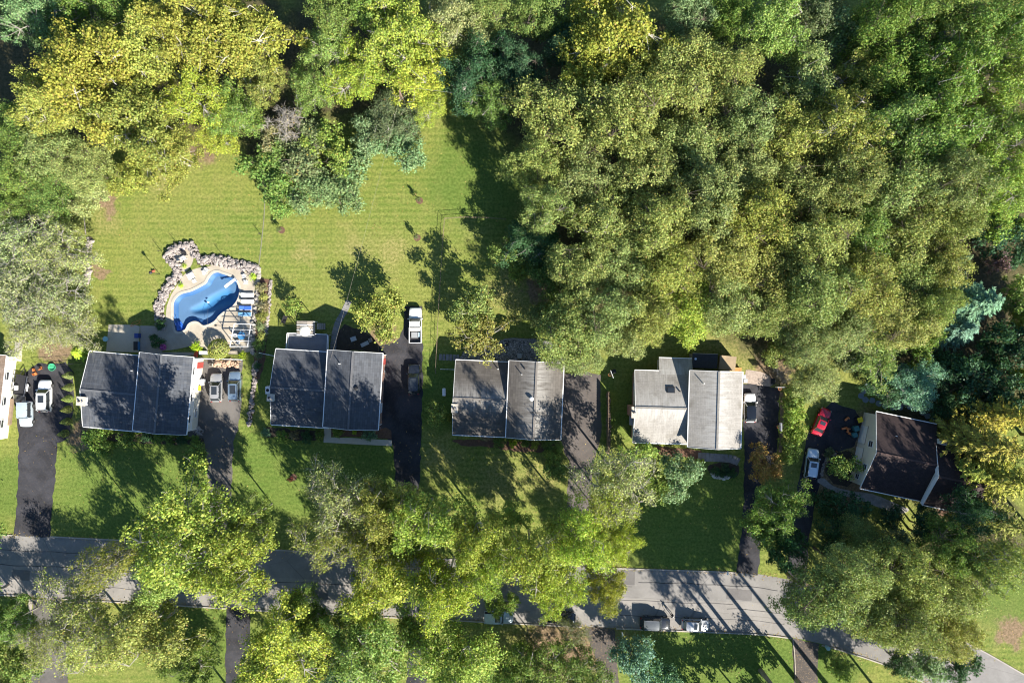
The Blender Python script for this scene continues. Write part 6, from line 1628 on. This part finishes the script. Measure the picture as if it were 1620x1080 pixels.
railing(wf, (a.x, a.y, 0), (b.x, b.y, 0), 1.1, M_white)
gp = thing('planter_box', 'pale planter at the end of the log heap', 'planter', (*G(335.5, 577)[:2], .02)); bevel_mesh(MB().box((0, 0, .25), (.55, .5, .5)).build('box', M_conc, gp), .03); MB().box((0, 0, .5), (.42, .38, .03)).build('soil', M_soil, gp)

def hoop(px, py, ang, label, lean=0):
    p = G(px, py); r = thing('basketball_hoop', label, 'ball hoop', (p.x, p.y, .02), R(ang))
    MB().tube([(0, 0, 0), (0, 0, 2.7), (.55, 0, 3.05)], .06, 8).build('pole', M_dark, r)
    MB().box((.62, 0, 3.2), (.05, 1.25, .85)).build('backboard', M_white, r)
    rm = MB(); rm.tube([(.9 + .23 * math.cos(a), .23 * math.sin(a), 3.02) for a in [k * math.tau / 14 for k in range(15)]], .022, 5, False); rm.build('rim', Po, r)
    nt = MB()
    for k in range(10): a = k * math.tau / 10; nt.tube([(.9 + .22 * math.cos(a), .22 * math.sin(a), 3.0), (.9 + .12 * math.cos(a + .3), .12 * math.sin(a + .3), 2.6)], .008, 3, False)
    nt.build('net', M_white, r)
    MB().box((-.1, 0, .12), (.9, .6, .22)).build('base', M_dark, r)
    return r
hoop(1222, 604, -90, 'ball hoop at the wood end of the black driveway'); hoop(1229, 671, 180, 'ball hoop at the side of the black driveway'); hoop(969, 588, 200, 'ball hoop beside the worn driveway under the olive trees')

def mailbox(px, py, ang, label, m):
    p = G(px, py); r = thing('mailbox', label, 'mailbox', (p.x, p.y, .0), R(ang)); MB().box((0, 0, .5), (.1, .1, 1.05)).build('post', M_wood, r)
    mb = MB(); prof = [(-.1, 0), (.1, 0), (.1, .14), (.07, .21), (0, .24), (-.07, .21), (-.1, .14)]; mb.v = [(x, y, 1.02 + z) for x in (-.25, .3) for y, z in prof]; mb.f = [tuple(range(7)), tuple(range(13, 6, -1))] + [(k, (k + 1) % 7, (k + 1) % 7 + 7, k + 7) for k in range(7)]
    mb.build('box', m, r); MB().box((.1, .115, 1.22), (.03, .01, .16)).build('flag', Po, r)
mailbox(46.5, 946, 95, 'dark mailbox on a timber post beside the lower driveway', M_dark); mailbox(983, 998, 95, 'white mailbox on the verge below the open road', M_white); mailbox(1148, 902, -90, 'white mailbox at the road edge of the dark front lawn', M_white)
tc = thing('trash_can', 'pale blue can standing at the kerb by the road bend', 'bin', (*G(1307, 1022)[:2], .0)); MB().lathe((0, 0, 0), [(.25, 0), (.3, .75), (.33, .78), (.3, .85), (.02, .92)], 14).build('body', plastic('pale_blue_can', (.3, .5, .55)), tc)

# trailer beside the cream house
p = G(33, 609, .6); tl = thing('utility_trailer', 'black floored utility trailer with mesh sides and lowered ramp', 'trailer', (p.x, p.y, .02), R(80))
MB().box((0, 0, .55), (3.2, 2.0, .08)).build('floor', M_dark, tl)
for s in (-1, 1):
    bar(tl, (-1.6, s * 1.0, .95), (1.6, s * 1.0, .95), .05, .05, M_chrome, 'side_rail')
    for k in range(6): MB().box((-1.5 + k * .6, s * 1.0, .75), (.05, .05, .4)).build('stake', M_chrome, tl)
    w = MB().tube([(0, -.1, 0), (0, .1, 0)], .33, 14).build('wheel', M_rubber, tl, (-.2, s * 1.16, .33)); MB().tube([(0, s * .09, 0), (0, s * .115, 0)], .18, 10).build('rim', M_chrome, w)
    bar(tl, (-.75, s * 1.16, .72), (.35, s * 1.16, .72), .26, .04, M_white, 'fender')
bar(tl, (1.6, .5, .5), (2.7, 0, .5), .08, .08, M_dark, 'tongue'); bar(tl, (1.6, -.5, .5), (2.7, 0, .5), .08, .08, M_dark, 'tongue')
for k in range(7): bar(tl, (-1.65 - k * .2, -.95, .5 - k * .065), (-1.65 - k * .2, .95, .5 - k * .065), .05, .04, M_chrome, 'ramp_slat')
for s in (-1, 1): bar(tl, (-1.62, s * .95, .52), (-3.0, s * .95, .06), .05, .05, M_chrome, 'ramp_rail')
bk = thing('garden_cart', 'white and dark cart parked on the trailer', 'cart', (*G(27, 613, .7)[:2], .61)); MB().box((0, 0, .3), (.5, .7, .25)).build('tray', Pw, bk)
for s in (-1, 1): MB().tube([(-.04, s * .3, .15), (.04, s * .3, .15)], .15, 10).build('wheel', M_rubber, bk)
wb = thing('timber_stack', 'stack of weathered timber boards beside the cream house', 'timber stack', (*G(14, 650)[:2], .0), R(83))
for k in range(6): MB().box((random.Random(k).uniform(-.1, .1), -.5 + (k % 3) * .5, .12 + (k // 3) * .22), (4.2, .44, .2)).build('board', M_wood, wb)
kp = thing('kiddie_pool', 'round green kiddie pool at the head of the black driveway', 'toy', (*G(83.5, 580.5)[:2], .02)); MB().lathe((0, 0, 0), [(.5, 0), (.56, .25), (.6, .27), (.52, .27), (.46, .06), (.02, .05)], 20).build('basin', Pgr, kp)
for i, (x, y, a) in enumerate([(58, 591, 30), (66, 582, 110), (55, 585, 200)]):
    c = thing('toy_chair', f'orange plastic toy chair beside the trailer, {ORD[i]} from the white sport utility car', 'toy', (*G(x, y)[:2], .02), R(a), 'orange toys by the trailer'); MB().box((0, 0, .28), (.4, .4, .06)).build('seat', Po, c); MB().box((-.2, 0, .5), (.05, .4, .45)).build('backrest', Po, c)
    for q in (-.15, .15):
        for w in (-.15, .15): MB().box((q, w, .13), (.05, .05, .26)).build('leg', Po, c)
for i, (x, y, a) in enumerate([(1338, 662, 40), (1340, 680, 80), (1334, 677, 10), (1344, 686, 150)]):
    c = thing('toy_ride', f'orange ride on toy near the garage, {ORD[i]} from the red coupe', 'toy', (*G(x, y)[:2], .02), R(a), 'orange toys by the garage'); bevel_mesh(MB().box((0, 0, .3), (.8, .32, .2)).build('seat', Po, c), .05); MB().box((.3, 0, .5), (.1, .4, .25)).build('handle', Po, c)
    for q in (-.28, .28):
        for w in (-.2, .2): MB().tube([(q, w - .04, .13), (q, w + .04, .13)], .13, 10).build('wheel', M_dark, c)
# black wire pen
def wire_fence(name, label, pts, h, m, post=.05, step=2.2, mesh=True, rails=(1.0, .5)):
    c = [G(*q) for q in pts]; o0 = c[0]; r = thing(name, label, 'fence', (o0.x, o0.y, 0))
    for a, b in zip(c, c[1:]):
        a = a - o0; b = b - o0; n = max(1, round((b - a).length / step))
        for k in range(n): q = a.lerp(b, k / n); MB().tube([(q.x, q.y, 0), (q.x, q.y, h + .05)], post, 6).build('post', m, r)
        for f in rails: bar(r, (a.x, a.y, h * f), (b.x, b.y, h * f), .035, .035, m, 'rail')
        if mesh:
            w = MB(); L = (b - a).length
            for k in range(1, int(L / .3)): q = a.lerp(b, k * .3 / L); w.tube([(q.x, q.y, .05), (q.x, q.y, h)], .008, 3, False)
            o = w.build('wires', m, r); o['kind'] = 'stuff'
    q = c[-1] - o0; MB().tube([(q.x, q.y, 0), (q.x, q.y, h + .05)], post, 6).build('post', m, r)
    return r
wire_fence('wire_pen', 'black metal pen fence above the black driveway', [(60, 579), (92, 578), (128, 574)], 1.2, M_dark, .03, 1.2)
wire_fence('wire_fence', 'wire fence running down the lawn beside the black driveway', [(704, 347), (700, 400), (697, 450), (693, 520), (690, 590)], 1.2, M_wood, .03, 2.6)
wire_fence('wire_fence', 'wire fence crossing the top of the shaded lawn', [(704, 347), (735, 345), (770, 346), (800, 348)], 1.2, M_wood, .03, 2.6)
wire_fence('white_fence', 'short white fence beside the charcoal roofed house', [(414, 558), (437, 563)], 1.1, M_white, .05, 1.2)
wire_fence('white_fence', 'short white fence beside the brown grey roofed house', [(698, 583.5), (719, 584)], 1.1, M_white, .05, 1.1)
wire_fence('rail_fence', 'dark rail fence on the dry lawn behind the pale roofed house', [(1190, 560), (1203, 578), (1218, 597)], 1.1, M_wood, .05, 1.6, False)
bf = thing('board_fence', 'weathered board fence between the worn driveway and the side lawn', 'fence', (*G(960, 665)[:2], 0), R(-90.5)); w = MB()
for k in range(60): w.box((-4.6 + k * .155, 0, .9 + .03 * math.sin(k * 2.3)), (.145, .03, 1.8))
o = w.build('boards', M_wood, bf); o['kind'] = 'stuff'
for k in range(5): MB().box((-4.6 + k * 2.3, .06, .92), (.1, .1, 1.84)).build('post', M_wood, bf)
for z in (.4, 1.5): MB().box((0, .04, z), (9.2, .05, .1)).build('rail', M_wood, bf)
kerb([(420, 292), (418, 340), (415, 372), (412, 400), (409, 424)], .12, .06, 'lawn_edging', rough('mossy_edging', (.19, .19, .13), .3, 2, 12, .9, .3, .01, 'World'))
kerb([(132, 330), (134, 350), (136, 372)], .14, .1, 'lawn_edging', M_grey_wood); kerb([(49, 946), (47, 985), (44, 1024), (42, 1060)], .5, .16, 'timber_edging', M_grey_wood); kerb([(1254, 1009), (1257, 1040), (1258, 1075)], .14, .14, 'timber_edging', M_grey_wood)
kerb([(1236, 620), (1237, 660), (1234, 715)], .5, .1, 'gravel_strip', M_wood)
# posts and lamps on the back lawn
for i, (x, y, h, lb2) in enumerate([(253, 434, 2.6, 'tall black lantern post on the lawn beside the pool'), (256, 398, 1.6, 'thin black hook post above the stone nook'), (353, 404, 1.5, 'thin black post on the lawn above the stone bank'), (413, 371, 1.3, 'thin black post on the lawn edging'), (281, 386, 1.4, 'short black post behind the stone nook')]):
    r = thing('lawn_post', lb2, 'post', (*G(x, y)[:2], 0)); MB().tube([(0, 0, 0), (0, 0, h)], .045, 6).build('post', M_dark, r)
    if i == 0: MB().lathe((0, 0, h), [(.05, 0), (.2, .08), (.2, .36), (.25, .38), (.03, .55)], 10).build('lantern', M_dark, r)
    else: MB().tube([(0, 0, h - .02), (.12, 0, h + .12), (.28, 0, h + .05), (.28, 0, h - .12)], .03, 6).build('hook', M_dark, r)
rb = thing('lawn_toy', 'small red plastic toy on the lawn beside the lantern post', 'toy', (*G(243, 429)[:2], 0), R(10)); bevel_mesh(MB().box((0, 0, .12), (.6, .35, .24)).build('body', plastic('faded_red', (.5, .14, .08)), rb), .06); MB().box((-.1, 0, .3), (.06, .3, .14)).build('handle', M_dark, rb)
# utility pole and cables in the trees
def sag(a, b, s, n=10): return [Vector(a).lerp(Vector(b), k / n) - Vector((0, 0, s * 4 * (k / n) * (1 - k / n))) for k in range(n + 1)]
pp = G(648, 180); pole = thing('utility_pole', 'timber utility pole hidden among the trees above the clearing', 'utility pole', (pp.x, pp.y, 0)); MB().tube([(0, 0, 0), (0, 0, 10)], [.16, .11], 8).build('pole', M_wood, pole); MB().box((0, 0, 9.4), (.12, 2.2, .12)).build('crossarm', M_wood, pole)
hp = Vector(h2.location) + Matrix.Rotation(h2.rotation_euler.z, 3, 'Z') @ Vector((i2['rx0'] + .6, i2['ry1'] - 1.4, 5.2))
c = thing('overhead_cable', 'pale service cable from the charcoal roofed house to the trees', 'cable', (pp.x, pp.y, 0)); MB().tube(sag((0, 0, 9.0), (hp.x - pp.x, hp.y - pp.y, hp.z), .7), .009, 5).build('cable', M_grey_wood, c)
c = thing('overhead_cable', 'grey line cable crossing the shaded gap at the top of the clearing', 'cable', (pp.x, pp.y, 0)); q = G(860, 192); MB().tube(sag((0, .9, 9.4), (q.x - pp.x, q.y - pp.y, 9.2), .5), .03, 5).build('cable', M_chrome, c)
# rear porch, lean-to and ladder of the pale-roofed house
pr = thing('screen_porch', 'dark screened porch behind the pale roofed house', 'porch', (*G(1115, 571, 2.4)[:2], 0), R(-2)); MB().box((0, 0, 2.45), (3.9, 2.2, .1)).build('roof', M_dark, pr); bar(pr, (-1.95, 1.14, 2.47), (1.95, 1.14, 2.47), .08, .12, M_grey_wood, 'fascia')
for x in (-1.8, 1.8):
    for y in (-.9, .95): MB().box((x, y, 1.2), (.1, .1, 2.4)).build('post', M_grey_wood, pr)
MB().box((0, 0, .3), (3.7, 2.0, .1)).build('floor', M_grey_wood, pr); MB().cyl((-1.5, .3, 2.5), .18, .2, 12).build('roof_fan', M_chrome, pr)
sh = thing('garden_shed', 'small tan roofed lean to behind the pale roofed house', 'shed', (*G(1153, 572, 2.0)[:2], 0), R(-6)); MB().box((0, 0, .95), (2.0, 1.8, 1.9)).build('wall', M_wood, sh); q = MB().box((0, 0, 2.02), (2.5, 2.2, .08)).build('roof', rough('tan_felt', (.30, .23, .15), .3, 1, 8, .9, .4), sh); q.rotation_euler = (R(6), R(-5), 0); MB().box((.2, -.92, .85), (.8, .05, 1.6)).build('door', M_grey_wood, sh)
ld = thing('timber_bench', 'orange timber bench at the rear wall of the pale roofed house', 'bench', (*G(1163, 584, .5)[:2], 0), R(-2))
for k in range(3): MB().box((0, -.2 + k * .2, .5), (2.0, .17, .05)).build('seat_slat', M_tan_wood, ld)
for x in (-.85, .85): MB().box((x, 0, .24), (.08, .5, .47)).build('leg', M_tan_wood, ld)
tk = thing('oil_tank', 'grey oil tank beside the chimney of the pale roofed house', 'tank', (*G(999, 664, .8)[:2], 0), R(90)); mbk = MB()
mbk.tube([(-.8, 0, .75), (-.74, 0, .75), (.74, 0, .75), (.8, 0, .75)], [.3, .36, .36, .3], 14); mbk.build('vessel', plastic('tank_grey', (.33, .34, .35)), tk)
for x in (-.5, .5): MB().box((x, 0, .2), (.08, .5, .42)).build('leg', M_dark, tk)
ac = thing('propane_tank', 'white rounded tank on the side lawn of the brown grey roofed house', 'tank', (*G(702.5, 620, .5)[:2], 0), R(90)); mbk = MB(); mbk.tube([(-.62, 0, .5), (-.55, 0, .5), (.55, 0, .5), (.62, 0, .5)], [.18, .3, .3, .18], 14); smooth_mesh(mbk.build('vessel', Pw, ac), 50)
for x in (-.35, .35): MB().box((x, 0, .12), (.08, .45, .24)).build('leg', M_conc, ac)
au = thing('heat_pump', 'white heat pump unit beside the charcoal roofed house', 'heat pump', (*G(423.5, 617, .9)[:2], 0)); bevel_mesh(MB().box((0, 0, .5), (.7, 1.2, .95)).build('case', M_white, au), .03); MB().cyl((0, 0, .98), .25, .02, 14).build('fan_grille', M_dark, au); MB().box((0, 0, .01), (.8, 1.3, .03)).build('pad', M_conc, au)
cb = thing('grill_cart', 'grey covered grill on the cobbled patio', 'grill', (*G(822, 563, .9)[:2], .03)); bevel_mesh(MB().box((0, 0, .75), (.7, .8, .5)).build('hood', Pg, cb), .1); MB().box((0, 0, .4), (.65, .55, .4)).build('cabinet', M_dark, cb)
for x in (-.25, .25): MB().box((x, 0, .1), (.05, .4, .2)).build('leg', M_dark, cb)
sheet('slab_walk', [(24, 540), (36, 543), (34, 572), (22, 570)], 0.02, M_conc, 0, 0, label='pale slab walk behind the cream house')
# patio umbrella and blue toys behind the pool house
fx = thing('side_cabinet', 'long blue cabinet on the pale slab', 'cabinet', (*G(219, 547)[:2], .02)); bevel_mesh(MB().box((0, 0, .4), (.6, 1.3, .8)).build('case', plastic('blue_cabinet', (.05, .20, .42)), fx), .03); MB().box((0, 0, .82), (.66, 1.36, .05)).build('top', M_dark, fx)
pk = thing('side_bin', 'navy bin beside the blue cabinet', 'bin', (*G(220.5, 531)[:2], .02)); bevel_mesh(MB().box((0, 0, .45), (.55, .7, .9)).build('body', plastic('navy_bin', (.02, .05, .22)), pk), .03); bevel_mesh(MB().box((0, 0, .93), (.6, .75, .06)).build('lid', plastic('navy_bin', (.02, .05, .22)), pk), .02)
tb = thing('toy_table', 'pale blue six sided play table beside the slab', 'table', (*G(169.5, 536)[:2], .02)); MB().cyl((0, 0, .45), .45, .06, 6).build('table_top', plastic('sky_plastic', (.25, .5, .62)), tb)
for k in range(3): a = k * 2.09; MB().box((.25 * math.cos(a), .25 * math.sin(a), .22), (.06, .06, .45)).build('leg', plastic('sky_plastic', (.25, .5, .62)), tb)
of = thing('soccer_goal', 'orange tube goal frame at the slab corner', 'goal', (*G(218, 514)[:2], .02), R(20)); MB().tube([(-.7, 0, 0), (-.7, 0, .9), (.7, 0, .9), (.7, 0, 0)], .035, 6).build('front_frame', Po, of); MB().tube([(-.7, 0, .9), (-.7, .6, 0), (.7, .6, 0), (.7, 0, .9)], .03, 6).build('back_frame', Po, of)

# ------------------------------------------------------------------ fallen leaves on lawns, drives and road edges
rs = np.random.RandomState(77); C = []
for k in range(len(road_top) * 0 + 260):
    x = rs.uniform(0, 1620); top = rs.rand() < .5; tb_ = road_top if top else road_bot[::-1]
    y = np.interp(x, [p[0] for p in tb_], [p[1] for p in tb_]); n = rs.randint(4, 22)
    p = G(x, y); C.append(np.stack([p.x + rs.normal(0, 1.3, n), p.y + rs.normal(0, .28, n), np.full(n, .03)], 1))
for k in range(300):
    x, y = rs.uniform(0, 1620), rs.choice([rs.uniform(690, 860), rs.uniform(960, 1080), rs.uniform(230, 560)]); n = rs.randint(4, 20); p = G(x, y)
    if 225 < x < 410 and 420 < y < 540: continue
    C.append(np.stack([p.x + rs.normal(0, 1.6, n), p.y + rs.normal(0, 1.6, n), np.full(n, .03)], 1))
C = np.concatenate(C)
C = C[~((C[:, 0] > -54.5) & (C[:, 0] < -42.5) & (C[:, 1] > 0.5) & (C[:, 1] < 11.5))]
C[:, 2] += rs.uniform(0, .02, len(C)); N = rs.normal(0, .3, (len(C), 3)) + [0, 0, 1]
fl = mobj('fallen_leaves', foliage_mesh('fallen_leaves', C, N, rs.uniform(.1, .22, len(C)), .8, M_leaf, rs)); fl.color = (.36, .25, .10, .25)
tag(fl, 'tan fallen leaves strewn along the road and lawns', 'fallen leaves', None, 'stuff')
